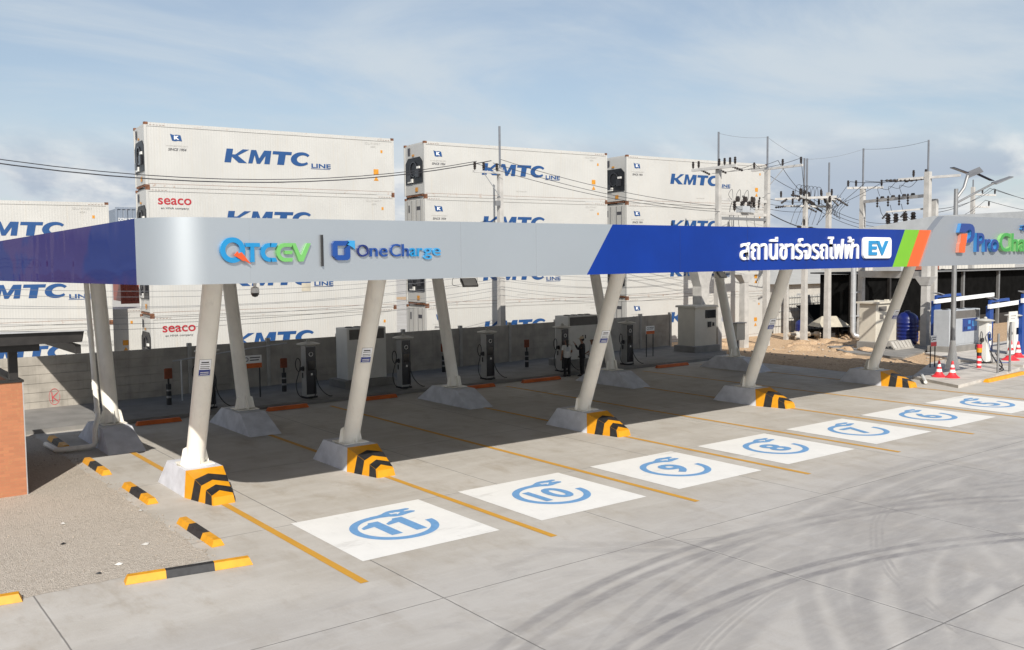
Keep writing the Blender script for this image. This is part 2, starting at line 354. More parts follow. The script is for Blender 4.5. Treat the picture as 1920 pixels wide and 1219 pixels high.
# ------------------------------------------------------------------ mesh helper
class MB:
    def __init__(s): s.v = []; s.f = []
    def add(s, vs, fs):
        n = len(s.v); s.v += [tuple(p) for p in vs]; s.f += [tuple(i+n for i in f) for f in fs]; return s
    def box(s, x0, x1, y0, y1, z0, z1):
        return s.hexa([(x0, y0, z0), (x1, y0, z0), (x1, y1, z0), (x0, y1, z0), (x0, y0, z1), (x1, y0, z1), (x1, y1, z1), (x0, y1, z1)])
    def bbox(s, x0, x1, y0, y1, z0, z1, b=.02):          # box with chamfered vertical and top edges
        pl = lambda d: [(x0+d+b, y0+d), (x1-d-b, y0+d), (x1-d, y0+d+b), (x1-d, y1-d-b), (x1-d-b, y1-d), (x0+d+b, y1-d), (x0+d, y1-d-b), (x0+d, y0+d+b)]
        a = [(p[0], p[1], z0) for p in pl(0)]; c = [(p[0], p[1], z1-b) for p in pl(0)]; e = [(p[0], p[1], z1) for p in pl(b)]
        fs = [tuple(range(7, -1, -1)), tuple(range(16, 24))]
        for k in range(8):
            j = (k+1) % 8
            fs += [(k, j, 8+j, 8+k), (8+k, 8+j, 16+j, 16+k)]
        return s.add(a+c+e, fs)
    def hexa(s, p):
        return s.add(p, [(3, 2, 1, 0), (4, 5, 6, 7), (0, 1, 5, 4), (1, 2, 6, 5), (2, 3, 7, 6), (3, 0, 4, 7)])
    def prism(s, poly, fn, w0, w1):
        n = len(poly)
        vs = [fn(u, v, w0) for u, v in poly]+[fn(u, v, w1) for u, v in poly]
        fs = [tuple(range(n-1, -1, -1)), tuple(range(n, 2*n))]+[(i, (i+1) % n, n+(i+1) % n, n+i) for i in range(n)]
        return s.add(vs, fs)
    def ring(s, cx, cy, ro, ri, a0, a1, fn, w0, w1, n=40, sx=1., sy=1.):
        vs = []; fs = []
        for i in range(n+1):
            a = a0+(a1-a0)*i/n; ca, sa = math.cos(a), math.sin(a)
            for w in (w0, w1):
                vs += [fn(cx+ro*ca*sx, cy+ro*sa*sy, w), fn(cx+ri*ca*sx, cy+ri*sa*sy, w)]
        for i in range(n):
            k = 4*i; j = k+4
            fs += [(k, j, j+2, k+2), (k+1, k+3, j+3, j+1), (k+2, j+2, j+3, k+3), (k, k+1, j+1, j)]
        if abs(abs(a1-a0)-2*math.pi) > 1e-4: fs += [(0, 2, 3, 1), (4*n, 4*n+1, 4*n+3, 4*n+2)]
        return s.add(vs, fs)
    def tube(s, pts, r, n=8, caps=True):
        pts = [Vector(p) for p in pts]; m = len(pts); rs = r if isinstance(r, (list, tuple)) else [r]*m
        ref = None; vs = []; fs = []
        for i, p in enumerate(pts):
            d = (pts[min(i+1, m-1)]-pts[max(i-1, 0)]).normalized()
            if ref is None: ref = Vector((0, 0, 1)) if abs(d.z) < .9 else Vector((1, 0, 0))
            a = (ref-d*ref.dot(d)).normalized(); b = d.cross(a); ref = a
            for k in range(n):
                t = 2*math.pi*k/n; vs.append(p+(a*math.cos(t)+b*math.sin(t))*rs[i])
        for i in range(m-1):
            for k in range(n):
                j = (k+1) % n; fs.append((i*n+k, i*n+j, (i+1)*n+j, (i+1)*n+k))
        if caps: fs += [tuple(range(n-1, -1, -1)), tuple((m-1)*n+k for k in range(n))]
        return s.add(vs, fs)
    def lathe(s, prof, n=16, c=(0, 0, 0)):
        vs = []; fs = []
        for r, z in prof:
            for k in range(n):
                a = 2*math.pi*k/n; vs.append((c[0]+r*math.cos(a), c[1]+r*math.sin(a), c[2]+z))
        for i in range(len(prof)-1):
            for k in range(n):
                j = (k+1) % n; fs.append((i*n+k, i*n+j, (i+1)*n+j, (i+1)*n+k))
        fs += [tuple(range(n-1, -1, -1)), tuple((len(prof)-1)*n+k for k in range(n))]
        return s.add(vs, fs)
    def beam(s, a, b, w, h):                              # square bar between two points
        a, b = Vector(a), Vector(b); d = (b-a).normalized(); up = Vector((0, 0, 1)) if abs(d.z) < .95 else Vector((0, 1, 0))
        x = d.cross(up).normalized(); u = x.cross(d)
        c = [(-1, -1), (1, -1), (1, 1), (-1, 1)]
        return s.hexa([a+x*i*w/2+u*j*h/2 for i, j in c]+[b+x*i*w/2+u*j*h/2 for i, j in c])
    def build(s, name, m, parent=None, smooth=False, label=None, loc=None):
        me = bpy.data.meshes.new(name); me.from_pydata(s.v, [], s.f); me.update()
        import bmesh
        bm = bmesh.new(); bm.from_mesh(me); bmesh.ops.recalc_face_normals(bm, faces=bm.faces); bm.to_mesh(me); bm.free()
        me.materials.append(MATS[m])
        if smooth:
            for p in me.polygons: p.use_smooth = True
            try: me.set_sharp_from_angle(angle=R(40))
            except Exception: pass
        o = bpy.data.objects.new(name, me); COL.objects.link(o)
        if parent: o.parent = parent
        if label: o['label'] = label
        if loc: o.location = loc
        return o
def tag(o, label=None, cat=None, group=None, kind=None):
    if label: o['label'] = label
    if cat: o['category'] = cat
    if group: o['group'] = group
    if kind: o['kind'] = kind
    return o
def thing(name, label, cat, loc=(0, 0, 0), rz=0., group=None):
    o = bpy.data.objects.new(name, None); COL.objects.link(o); o.empty_display_size = .2
    o.location = loc; o.rotation_euler = (0, 0, rz)
    return tag(o, label, cat, group)
def dup(o, loc, label, group=None, rz=None):
    def cp(a, par):
        c = a.copy(); COL.objects.link(c)
        if par: c.parent = par
        for ch in [x for x in KIDS(a)]: cp(ch, c)
        return c
    r = cp(o, None); r.location = loc; r['label'] = label
    if rz is not None: r.rotation_euler = (0, 0, rz)
    if group: r['group'] = group
    return r
def KIDS(a): return [x for x in list(COL.objects) if x.parent == a]
XZ = lambda y: (lambda u, v, w: (u, y-w, v))               # sheet facing -Y, w outward
XY = lambda z: (lambda u, v, w: (u, v, z+w))
def text(mb, body, rect, fn, depth, bold=.02, keep=True, shear=0.):
    c = bpy.data.curves.new('t', 'FONT'); c.body = body; c.offset = bold; c.extrude = .5; c.resolution_u = 4; c.shear = shear
    o = bpy.data.objects.new('t', c); COL.objects.link(o); bpy.context.view_layer.update()
    me = o.to_mesh(); vs = [v.co.copy() for v in me.vertices]; fs = [tuple(p.vertices) for p in me.polygons]
    o.to_mesh_clear(); bpy.data.objects.remove(o); bpy.data.curves.remove(c)
    x0 = min(v.x for v in vs); x1 = max(v.x for v in vs); y0 = min(v.y for v in vs); y1 = max(v.y for v in vs)
    u0, u1, w0, w1 = rect
    mb.add([fn(u0+(v.x-x0)/(x1-x0)*(u1-u0), w0+(v.y-y0)/(y1-y0)*(w1-w0), (v.z+.5)*depth) for v in vs], fs)
    return mb

# ------------------------------------------------------------------ ground and setting
g = MB(); g.add([(-400, -300, 0), (700, -300, 0), (700, 900, 0), (-400, 900, 0)], [(0, 1, 2, 3)])
tag(g.build('ground', 'yard_concrete'), kind='structure')
def sheet(name, poly, z, m, sub=None):
    b = MB(); b.add([(x, y, z) for x, y in poly], [tuple(range(len(poly)))])
    return tag(b.build(name, m), kind='structure')
sheet('gravel_ground', [(-40, 2.75)]+[(-12+.25*i+rnd.uniform(-.05, .05), 2.75+rnd.uniform(-.04, .05)) for i in range(42)]+[(-1.5-.008*i*.22+rnd.uniform(-.05, .04), 2.8+.22*i) for i in range(71)]+[(-1.62, 18.3), (-40, 18.3)], .004, 'gravel')
sheet('dirt_ground', [(30.6, 8.6), (36.2, 7.6), (37.4, 10.6), (44, 11.5), (75, 10), (75, 40), (33.5, 40), (33.2, 19.2), (31.0, 17.0)], .004, 'dirt')
kb = MB(); kb.prism([(-40, 18.3), (31.0, 18.5), (33.4, 20.2), (33.4, 25.0), (-40, 23.2)], XY(0), -.05, .13)
tag(kb.build('pavement', 'slab'), kind='structure')
kp = MB(); kp.prism([(29.2, 5.1), (34.3, 5.75), (37.2, 6.3), (37.6, 8.0), (36.2, 10.0), (30.6, 7.8)], XY(0), -.05, .12)
kp.prism([(38.2, 6.6), (60, 6.9), (60, 13.5), (40.4, 12.6), (38.5, 10.0)], XY(0), -.05, .12)
tag(kp.build('kerbed_island', 'island'), kind='structure')
cpth = MB(); cpth.prism([(37.5, 12.2), (44.5, 13.9), (44.5, 17.2), (40.2, 18.4), (37.8, 15.6)], XY(.008), -.03, .10)
tag(cpth.build('path', 'slab'), kind='structure')
# mounds and stones of the unfinished ground
def lumps(name, m, spots, kind):
    b = MB()
    for (x, y, r, h) in spots:
        n = 9; vs = [(x, y, h)]; fs = []
        for ring, (rr, hh) in enumerate(((.5, .8), (1., .0))):
            for k in range(n):
                a = 2*math.pi*k/n; q = r*rr*rnd.uniform(.75, 1.25)
                vs.append((x+q*math.cos(a), y+q*math.sin(a), h*hh*rnd.uniform(.8, 1.1)-(.02 if ring else 0)))
        for k in range(n):
            j = (k+1) % n; fs += [(0, 1+k, 1+j), (1+k, 1+n+k, 1+n+j, 1+j)]
        b.add(vs, fs)
    return tag(b.build(name, m, smooth=True), kind=kind)
lumps('dirt_mounds', 'dirt', [(rnd.uniform(37, 48), rnd.uniform(15, 24), rnd.uniform(.3, 1.0), rnd.uniform(.08, .35)) for _ in range(46)]+
      [(rnd.uniform(31.5, 37), rnd.uniform(9.5, 16), rnd.uniform(.2, .7), rnd.uniform(.03, .10)) for _ in range(60)], 'structure')
st = MB()
for _ in range(900):
    x = rnd.uniform(-9, -1.7) if _ < 600 else -1.5+rnd.gauss(0, .10); y = rnd.uniform(2.9, 16); r = rnd.uniform(.006, .020)
    st.lathe([(r*.6, 0), (r, r*.5), (r*.5, r)], 5, (x, y, .003))
for _ in range(260):
    x = rnd.uniform(34, 48); y = rnd.uniform(9, 22); r = rnd.uniform(.02, .09)
    st.lathe([(r*.6, 0), (r, r*.5), (r*.5, r)], 6, (x, y, .003))
tag(st.build('pebbles', 'stone'), 'loose pebbles scattered over the gravel and bare dirt', 'pebbles', kind='stuff')
for i, (x, y, r, mt) in enumerate([(-3.1, 6.9, .06, 'litter'), (-3.4, 5.4, .05, 'hazard_black'), (-2.2, 4.4, .07, 'litter'), (-4.7, 5.8, .05, 'cone_red'), (-2.9, 3.5, .06, 'litter'), (-3.3, 3.2, .05, 'hazard_black'), (-1.6, 6.9, .06, 'litter')]):
    b = MB(); n = 6; b.add([(x+r*rnd.uniform(.5, 1.4)*math.cos(k*1.05), y+r*rnd.uniform(.5, 1.4)*math.sin(k*1.05), .008+rnd.uniform(0, .02)) for k in range(n)]+[(x, y, .045)], [(k, (k+1) % n, n) for k in range(n)])
    tag(b.build('litter_scrap', mt), ['white crumpled scrap beside the second kerb block from the brick kiosk', 'dark scrap lying on open gravel in front of the kiosk', 'pale scrap on the gravel nearest the longest kerb block', 'reddish scrap leftmost on the gravel', 'white scrap on the front edge of the gravel', 'small dark scrap near the gravel front edge', 'whitish lump at the foot of a kerb block'][i], 'litter', 'scraps of litter on the gravel')

# painted bay lines
W = 4.015
for k in range(8):
    lab = ['thick yellow bay line left of number 11', 'yellow bay line between numbers 11 and 10', 'yellow bay line between numbers 10 and 9', 'yellow bay line between numbers 9 and 8',
           'yellow bay line between numbers 8 and 7', 'yellow bay line between numbers 7 and 6', 'faded yellow bay line between numbers 6 and 5', 'yellow bay line running past number 5 on its far side'][k]
    b = MB(); h = .075; x = k*W
    b.add([(x-h, 0, .006), (x+h, 0, .006), (x+h, 17.5, .006), (x-h, 17.5, .006)], [(0, 1, 2, 3)])
    tag(b.build('bay_line', 'line_yellow'), lab+', painted on the concrete', 'road marking', 'yellow bay lines')
for k, num in enumerate((11, 10, 9, 8, 7, 6, 5)):
    cx, cy = k*W+1.973, 2.478
    t = thing('bay_number', 'white painted square with blue plug ring and number %d on the concrete' % num, 'road marking', (cx, cy, 0), 0, 'numbered bay squares')
    b = MB(); b.add([(-1.485, -1.505, .006), (1.485, -1.505, .006), (1.485, 1.505, .006), (-1.485, 1.505, .006)], [(0, 1, 2, 3)])
    b.build('white_square', 'paint_white', t)
    b = MB(); F = XY(.010)
    b.ring(.02, 0, .88, .715, R(2), R(-266), F, 0, .001, 64)
    # plug body with two prongs, carrying on from the end of the ring
    b.prism([(-.05, .715), (-.06, .885), (.12, .89), (.24, .93), (.34, 1.0), (.45, 1.05), (.58, 1.06), (.70, 1.03), (.88, 1.03), (.93, .98), (.90, .92), (.74, .885), (.74, .83), (.88, .82), (.94, .75), (.90, .69), (.74, .66), (.56, .60), (.42, .60), (.28, .68), (.12, .715)], F, .0012, .0022)
    b.build('plug_ring', 'paint_blue', t)
    b = MB(); b.prism([(.40, .90), (.53, .82), (.50, .90), (.64, .83), (.50, .71), (.52, .78), (.40, .80)], F, .004, .005)
    b.build('bolt_symbol', 'paint_white', t)
    b = MB(); s = str(num); wd = .52 if num == 11 else (.47 if num == 10 else .31)
    if num == 11:
        for ox in (-.57, -.02):
            b.prism([(ox, .26), (ox, .16), (ox+.10, .18), (ox+.26, .22), (ox+.26, -.48), (ox+.50, -.48), (ox+.50, .52), (ox+.28, .52), (ox+.22, .42), (ox+.12, .36)], F, 0, .001)
    else: text(b, s, (-wd, wd, -.45, .45), (lambda u, v, w_: (u, v, .0145+w_)), .001, .03)
    b.build('number', 'paint_blue', t)

# ------------------------------------------------------------------ wheel stops
def wheel_stop(L, wid, h, ms, label, loc, rz, group):
    t = thing('wheel_stop', label, 'wheel stop', loc, rz, group)
    n = len(ms)
    for i, (a, b, m) in enumerate(ms):
        b_ = MB(); x0, x1 = -L/2+a*L, -L/2+b*L
        e0 = .05 if a == 0 else 0; e1 = .05 if b == 1 else 0
        b_.hexa([(x0, -wid/2, 0), (x1, -wid/2, 0), (x1, wid/2, 0), (x0, wid/2, 0), (x0+e0, -wid*.28, h), (x1-e1, -wid*.28, h), (x1-e1, wid*.28, h), (x0+e0, wid*.28, h)])
        b_.build('end_block' if m != 'rubber_black' else 'middle_block', m, t)
    return t
YB = [(0, .31, 'stop_yellow'), (.31, .69, 'rubber_black'), (.69, 1, 'stop_yellow')]
for x, y, rz, lab in [(-1.18, 4.45, 90, 'yellow and black kerb block along the gravel edge, nearest the camera'), (-1.22, 8.35, 90, 'yellow and black kerb block along the gravel edge, level with the striped foundation'),
                      (-1.28, 11.95, 90, 'yellow and black kerb block half in shade, third along the gravel edge'), (-1.34, 16.1, 90, 'yellow and black kerb block in shade behind the bent drain pipe'),
                      (-2.07, 2.30, -9, 'yellow and black kerb block across the front corner of the gravel'), (-5.55, 2.85, -9, 'yellow kerb block cut off by the left picture edge')]:
    wheel_stop(2.05, .24, .12, YB, lab, (x, y, .004), R(rz), 'yellow and black kerb blocks round the gravel')
for i, (x0, x1) in enumerate([(1.3, 2.75), (5.75, 7.3), (9.55, 11.0), (14.2, 15.7), (17.2, 19.3), (25.4, 27.6)]):
    lab = ['orange wheel stop between the leftmost two front columns', 'orange wheel stop in front of the warning sign beside the second rear column', 'orange wheel stop half hidden behind the second front column',
           'short orange wheel stop right of the third rear foundation', 'orange wheel stop in front of the people', 'orange wheel stop below the small orange warning board'][i]
    wheel_stop(x1-x0, .22, .13, [(0, 1, 'stop_orange')], lab, ((x0+x1)/2, 17.85, .002), 0, 'orange wheel stops under the canopy')
wheel_stop(4.0, .24, .13, [(0, 1, 'stop_yellow')], 'bright yellow kerb block in front of the two thin metal posts', (33.7, 5.35, .002), R(4), 'yellow and black kerb blocks round the gravel')

# ------------------------------------------------------------------ canopy
can = thing('charging_canopy', 'long silver and blue fronted canopy standing on slanting cream columns', 'canopy', (0, 0, 0))
zb = lambda x: 4.865+.0028*x
zt = lambda x: 5.965+.0036*x
FY = 1.95
fas = MB()
path = [(-2.6, 2.87)]
for i in range(1, 25):
    a = math.pi+math.pi/2*i/24; path.append((-1.69+.91*math.cos(a), 2.87+.92*math.sin(a)))
path.append((-1.4, 1.95)); path.append((-1.0, 1.95))
def wall_strip(mb, pts, th, zb_, zt_):
    n = len(pts); vs = []
    for i, (x, y) in enumerate(pts):
        a = pts[max(i-1, 0)]; b = pts[min(i+1, n-1)]; dx, dy = b[0]-a[0], b[1]-a[1]; l = math.hypot(dx, dy); nx, ny = -dy/l*th, dx/l*th
        vs += [(x, y, zb_(x)), (x, y, zt_(x)), (x+nx, y+ny, zt_(x)), (x+nx, y+ny, zb_(x))]
    fs = [(3, 2, 1, 0), tuple(4*(n-1)+k for k in range(4))]
    for i in range(n-1):
        for k in range(4):
            j = (k+1) % 4; fs.append((4*i+k, 4*i+j, 4*i+4+j, 4*i+4+k))
    mb.add(vs, fs)
wall_strip(fas, path, .10, zb, zt)
FX = lambda u, v, w: (u, FY-w, v)
fas.prism([(-.999, zb(-1.0)), (6.62, zb(6.62)), (7.40, zt(7.4)), (-.999, zt(-1.0))], FX, -.10, 0)
f_sil = fas.build('silver_fascia', 'silver', can, smooth=True)
b = MB(); b.prism([(6.623, zb(6.62)), (18.87, zb(18.9)), (19.53, zt(19.5)), (7.403, zt(7.4))], FX, -.10, 0.0)
f_blue = b.build('blue_fascia', 'panel_blue', can)
b = MB(); b.prism([(18.873, zb(18.9)), (19.67, zb(19.7)), (20.36, zt(20.4)), (19.533, zt(19.5))], FX, -.10, .0); b.build('green_stripe', 'panel_green', can)
b = MB(); b.prism([(19.673, zb(19.7)), (20.37, zb(20.4)), (21.05, zt(21)), (20.363, zt(20.4))], FX, -.10, .0); b.build('orange_stripe', 'panel_orange', can)
b = MB(); b.prism([(20.373, zb(20.4)), (31.6, zb(31)), (31.6, 6.56), (22.0, 6.50), (21.75, 6.49), (21.58, 6.42), (21.05, zt(21))], FX, -.16, .06)
f_end = b.build('grey_end_fascia', 'silver_dark', can)  # darker silver colour stands in for this panel's dimmer reflection
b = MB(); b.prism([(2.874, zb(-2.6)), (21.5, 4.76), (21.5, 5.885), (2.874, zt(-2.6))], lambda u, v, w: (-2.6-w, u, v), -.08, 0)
b.build('side_fascia', 'navy_reflect_tint', can)
b = MB(); b.box(-2.5, 30.68, 21.42, 21.52, 4.78, 5.9); b.build('back_fascia', 'roof_metal', can)
b = MB(); b.prism([(2.05, 4.95), (21.4, 4.9), (21.4, 6.0), (14, 6.12), (10, 6.56), (7.0, 6.93), (2.05, 6.95)], lambda u, v, w: (30.7+w, u, v), 0, .1)
b.build('end_panel', 'roof_metal', can)
b = MB()
for i in range(33): b.box(-2.48+i, -1.50+i, 2.08 if i else 3.0, 21.40, 5.50, 5.55)
b.prism([(-2.49, 21.4), (-2.49, 2.87)]+[(-1.69+.80*math.cos(math.pi+math.pi/2*i/12), 2.87+.81*math.sin(math.pi+math.pi/2*i/12)) for i in range(1, 13)]+[(30.66, 2.06), (30.66, 21.4)], XY(0), 5.46, 5.497); b.build('roof_deck', 'soffit', can)
b = MB()
for k in (0, 1, 3, 5, 7): b.box(k*W-.09, k*W+.09, 2.3, 21.2, 5.15, 5.45)
for y in (6.3, 11.8, 16.5): b.box(-2.4, 30.5, y-.06, y+.06, 5.20, 5.44)
b.build('roof_beams', 'soffit', can)
def column(x, front, mt='column_cream'):
    y0, y1 = (8.2, 6.42) if front else (15.3, 16.52)
    c = MB(); c.tube([(x, y0, .585), (x, y1, 5.3)], .215, 32); o = c.build('column', mt, can, smooth=True)
    d = MB()
    for sx in (-1, 1): d.hexa([(x+sx*.1, y0-.012, .606), (x+sx*.33, y0-.012, .606), (x+sx*.33, y0+.012, .606), (x+sx*.1, y0+.012, .606), (x+sx*.1, y0-.012, 1.02), (x+sx*.26, y0-.012, .95), (x+sx*.26, y0+.012, .95), (x+sx*.1, y0+.012, 1.02)])
    for s2 in (-1, 1): d.hexa([(x-.012, y0+s2*.15, .6), (x+.012, y0+s2*.15, .6), (x+.012, y0+s2*.36, .6), (x-.012, y0+s2*.36, .6), (x-.012, y0+s2*.12, 1.0), (x+.012, y0+s2*.12, 1.0), (x+.012, y0+s2*.2, 1.0), (x-.012, y0+s2*.2, 1.0)])
    d.box(x-.34, x+.34, y0-.36, y0+.36, .585, .605)
    d.build('base_plate', mt, o)
    if front:                                            # notice stuck round the column
        def curved(z0, z1, a0, a1, r, mname, nm):
            q = MB(); vs = []; fs = []; n = 10
            for i in range(n+1):
                a = R(a0+(a1-a0)*i/n)
                for z in (z0, z1):
                    yc = y0+(y1-y0)*(z-.585)/(5.3-.585); vs.append((x+r*math.cos(a), yc+r*math.sin(a)*1.078, z))
            for i in range(n): fs.append((2*i, 2*i+2, 2*i+3, 2*i+1))
            q.add(vs, fs); q.build(nm, mname, o, smooth=True)
        curved(2.715, 3.105, 216, 288, .2175, 'letter_grey', 'notice_border')
        curved(2.725, 3.095, 218, 286, .2185, 'notice_white', 'notice')
        curved(2.735, 2.865, 220, 284, .2200, 'notice_blue', 'notice_band')
        for z in (3.02, 2.985, 2.93, 2.89): curved(z, z+.014+(.014 if z > 3 else 0), 226 if z < 3 else 230, 278 if z < 3 else 272, .2200, 'letter_dark', 'notice_text')
        for z in (2.80, 2.76): curved(z, z+.016, 229, 276, .2215, 'white_plain', 'notice_text')
    return o
PX = {0: 0.0, 1: W, 3: 3*W, 5: 5*W, 7: 7*W}
for k, x in PX.items():
    column(x, True); column(x-.05, False)

for x in (3.3, 5.2):
    b = MB(); b.box(x-.004, x+.004, FY-.0015, FY+.02, zb(x)+.004, zt(x)-.004); b.build('panel_joint', 'silver_dark', f_sil)
for x in (9.6, 12.1, 14.6, 17.1):
    b = MB(); b.box(x-.004, x+.004, FY-.0015, FY+.02, zb(x)+.004, zt(x)-.004); b.build('panel_joint', 'oc_navy', f_blue)
# logos and lettering on the fascia
Fp = XZ(FY-.0)
def part_text(name, body, rect, m, parent, depth=.045, bold=.0, fn=None):
    b = MB(); text(b, body, rect, fn or (lambda u, v, w: (u, FY-.004-w, v)), depth, bold); return b.build(name, m, parent)
F4 = lambda u, v, w: (u, FY-.004-w, v)
b = MB(); b.ring(-1.315, 5.42, .212, .128, 0, 2*math.pi, F4, 0, .06, 48); b.build('letter_q', 'cyan_sign', f_sil)
b = MB(); b.prism([(-1.31, 5.335), (-1.245, 5.40), (-1.225, 5.365), (-1.175, 5.385), (-1.02, 5.185), (-1.13, 5.245), (-1.15, 5.235)], F4, .062, .085); b.build('bolt_emblem', 'bolt_orange', f_sil)
b = MB(); b.box(-1.095, -.845, FY-.064, FY-.004, 5.475, 5.54); b.box(-1.01, -.945, FY-.064, FY-.004, 5.22, 5.474); b.build('letter_t', 'cyan_sign', f_sil)
b = MB(); b.ring(-.67, 5.38, .16, .088, R(80), R(280), F4, 0, .06, 28); b.prism([(-.66, 5.47), (-.56, 5.47), (-.53, 5.54), (-.66, 5.54)], F4, 0, .06); b.prism([(-.66, 5.222), (-.54, 5.222), (-.57, 5.29), (-.66, 5.29)], F4, 0, .06); b.build('letter_c', 'cyan_sign', f_sil)
b = MB(); b.ring(-.39, 5.38, .16, .094, R(85), R(275), F4, 0, .06, 28)
for z0, z1 in ((5.476, 5.54), (5.35, 5.41), (5.222, 5.285)): b.prism([(-.40, z0), (-.27, z0), (-.255, z1), (-.40, z1)], F4, 0.001, .061)
b.build('letter_e', 'lime', f_sil)
b = MB(); b.prism([(-.27, 5.54), (-.20, 5.54), (-.105, 5.31), (.01, 5.54), (.085, 5.54), (-.06, 5.222), (-.14, 5.222)], F4, 0, .06); b.build('letter_v', 'lime', f_sil)
b = MB(); b.box(.30, .325, FY-.06, FY-.004, 5.135, 5.69); b.build('divider_bar', 'hazard_black', f_sil)
b = MB()   # square emblem with a cut corner
b.prism([(.505, 5.54), (.53, 5.57), (.56, 5.585), (.82, 5.585), (.76, 5.50), (.60, 5.50), (.60, 5.33), (.60, 5.33), (.53, 5.29), (.505, 5.32)], F4, 0, .06)
b.prism([(.60, 5.33), (.75, 5.33), (.75, 5.44), (.85, 5.53), (.85, 5.30), (.83, 5.26), (.79, 5.24), (.60, 5.24), (.535, 5.285)], F4, 0, .06); b.build('square_emblem', 'oc_blue', f_sil)
b = MB(); b.prism([(.80, 5.59), (.945, 5.59), (.945, 5.43), (.90, 5.47), (.80, 5.52), (.84, 5.55)], F4, .0, .062); b.build('emblem_corner', 'oc_sky', f_sil)
part_text('word_one_navy', 'O', (1.0, 1.235, 5.30, 5.52), 'oc_navy', f_sil)
part_text('word_one', 'ne', (1.265, 1.63, 5.30, 5.46), 'oc_blue', f_sil)
part_text('word_charge_start', 'Ch', (1.685, 2.085, 5.30, 5.535), 'oc_blue', f_sil)
part_text('word_charge_middle', 'ar', (2.115, 2.39, 5.30, 5.46), 'cyan_sign', f_sil)
part_text('word_charge_end', 'ge', (2.41, 2.80, 5.245, 5.46), 'oc_sky', f_sil)
part_text('thai_lettering', 'สถานีชาร์จรถไฟฟ้า', (11.78, 17.02, 5.17, 5.80), 'white_plain', f_blue, .05, .008)
b = MB(); rr = .12; x0, x1, z0, z1 = 17.22, 18.68, 5.18, 5.79; pl = []
for cx_, cz_, a0 in ((x1-rr, z1-rr, 0), (x0+rr, z1-rr, 90), (x0+rr, z0+rr, 180), (x1-rr, z0+rr, 270)):
    for i in range(7): a = R(a0+15*i); pl.append((cx_+rr*math.cos(a), cz_+rr*math.sin(a)))
b.prism(pl, F4, 0, .07); b.build('sign_box', 'white_plain', f_blue)
part_text('ev_letters', 'EV', (17.45, 18.47, 5.27, 5.69), 'cyan', f_blue, .03, .035, lambda u, v, w: (u, FY-.076-w, v))
FE = FY-.06
Fe = lambda d: (lambda u, v, w: (u, FE-.003-d-w, v))
def twotone(name, front, side, build):
    b = MB(); build(b, Fe(0), .11); o = b.build(name, side, f_end)
    b = MB(); build(b, Fe(.111), .012); b.build(name+'_face', front, o)
def pblue(b, f, d):
    b.prism([(22.46, 5.98), (22.58, 6.27), (23.12, 6.27), (23.12, 6.09), (22.80, 5.98)], f, 0, d)
    b.prism([(23.121, 6.27), (23.30, 6.24), (23.42, 6.15), (23.46, 6.0), (23.43, 5.84), (23.33, 5.71), (23.18, 5.66), (22.98, 5.66), (23.04, 5.76), (23.16, 5.81), (23.24, 5.90), (23.24, 6.03), (23.121, 6.09)], f, 0, d)
twotone('p_emblem_bow', 'pc_blue', 'pc_side', pblue)
twotone('p_emblem_stem', 'pc_orange', 'pc_pink', lambda b, f, d: b.prism([(22.60, 5.94), (22.96, 5.95), (22.93, 5.70), (22.86, 5.52), (22.84, 5.36), (22.78, 5.33), (22.46, 5.34), (22.50, 5.62), (22.56, 5.66)], f, 0, d))
twotone('word_pro', 'pc_blue', 'pc_side', lambda b, f, d: text(b, 'Pro', (23.62, 25.12, 5.35, 5.98), f, d, .012))
twotone('word_charge', 'pc_green', 'pc_green_side', lambda b, f, d: text(b, 'Charge', (25.2, 28.6, 5.17, 6.0), f, d, .012))
twotone('thai_word', 'pc_blue', 'pc_side', lambda b, f, d: text(b, 'สถานี', (26.85, 28.4, 6.10, 6.36), f, d*.5, .012))

# ------------------------------------------------------------------ foundations
def front_pier(x, label):
    t = thing('concrete_foundation', label, 'foundation', (x, 0, 0), 0, 'striped front foundations of the canopy')
    b = MB(); b.hexa([(-.5, 7.45, 0), (.5, 7.45, 0), (.5, 9.4, 0), (-.5, 9.4, 0), (-.42, 7.55, .58), (.42, 7.55, .58), (.40, 8.95, .58), (-.40, 8.95, .58)]); b.build('block', 'pier_grey', t)
    b = MB(); b.lathe([(.40, 0), (.39, .012), (.20, .016)], 24, (0, 8.22, .577)); b.build('grout_bed', 'grout', t)
    A = {s: [Vector((s*.503, 7.447, 0)), Vector((s*.24, 6.33, 0)), Vector((s*.22, 6.38, .17)), Vector((s*.423, 7.545, .583))] for s in (-1, 1)}
    l, r = A[-1], A[1]
    b = MB(); b.add(l+r, [(0, 1, 2, 3), (4, 7, 6, 5), (3, 2, 6, 7), (2, 1, 5, 6), (0, 3, 7, 4)]); b.build('painted_nose', 'hazard_yellow', t)
    b = MB()
    up = Vector((0, -.36, .93))*.004
    def S(u, tt):                                        # slope face
        p0 = l[3].lerp(r[3], (u+1)/2); p1 = l[2].lerp(r[2], (u+1)/2); return p0.lerp(p1, tt)+up
    def D(s, e, f):                                      # side face, e along from back to nose, f 0 bottom 1 top
        return A[s][0].lerp(A[s][1], e).lerp(A[s][3].lerp(A[s][2], e), f)+Vector((s*.004, -.0015, 0))
    for ap, ed, wd, e0, e1 in ((.20, .34, .23, .24, .49), (.60, .74, .20, .72, .95)):
        for s in (-1, 1):
            b.add([S(0, ap), S(s, ed), S(s, ed+wd), S(0, ap+wd)], [(0, 1, 2, 3)])
            b.add([D(s, ed, 1), D(s, min(1, ed+wd), 1), D(s, e1, .0), D(s, e0, .0)], [(0, 1, 2, 3)])
    b.build('chevrons', 'hazard_black', t)
    return t
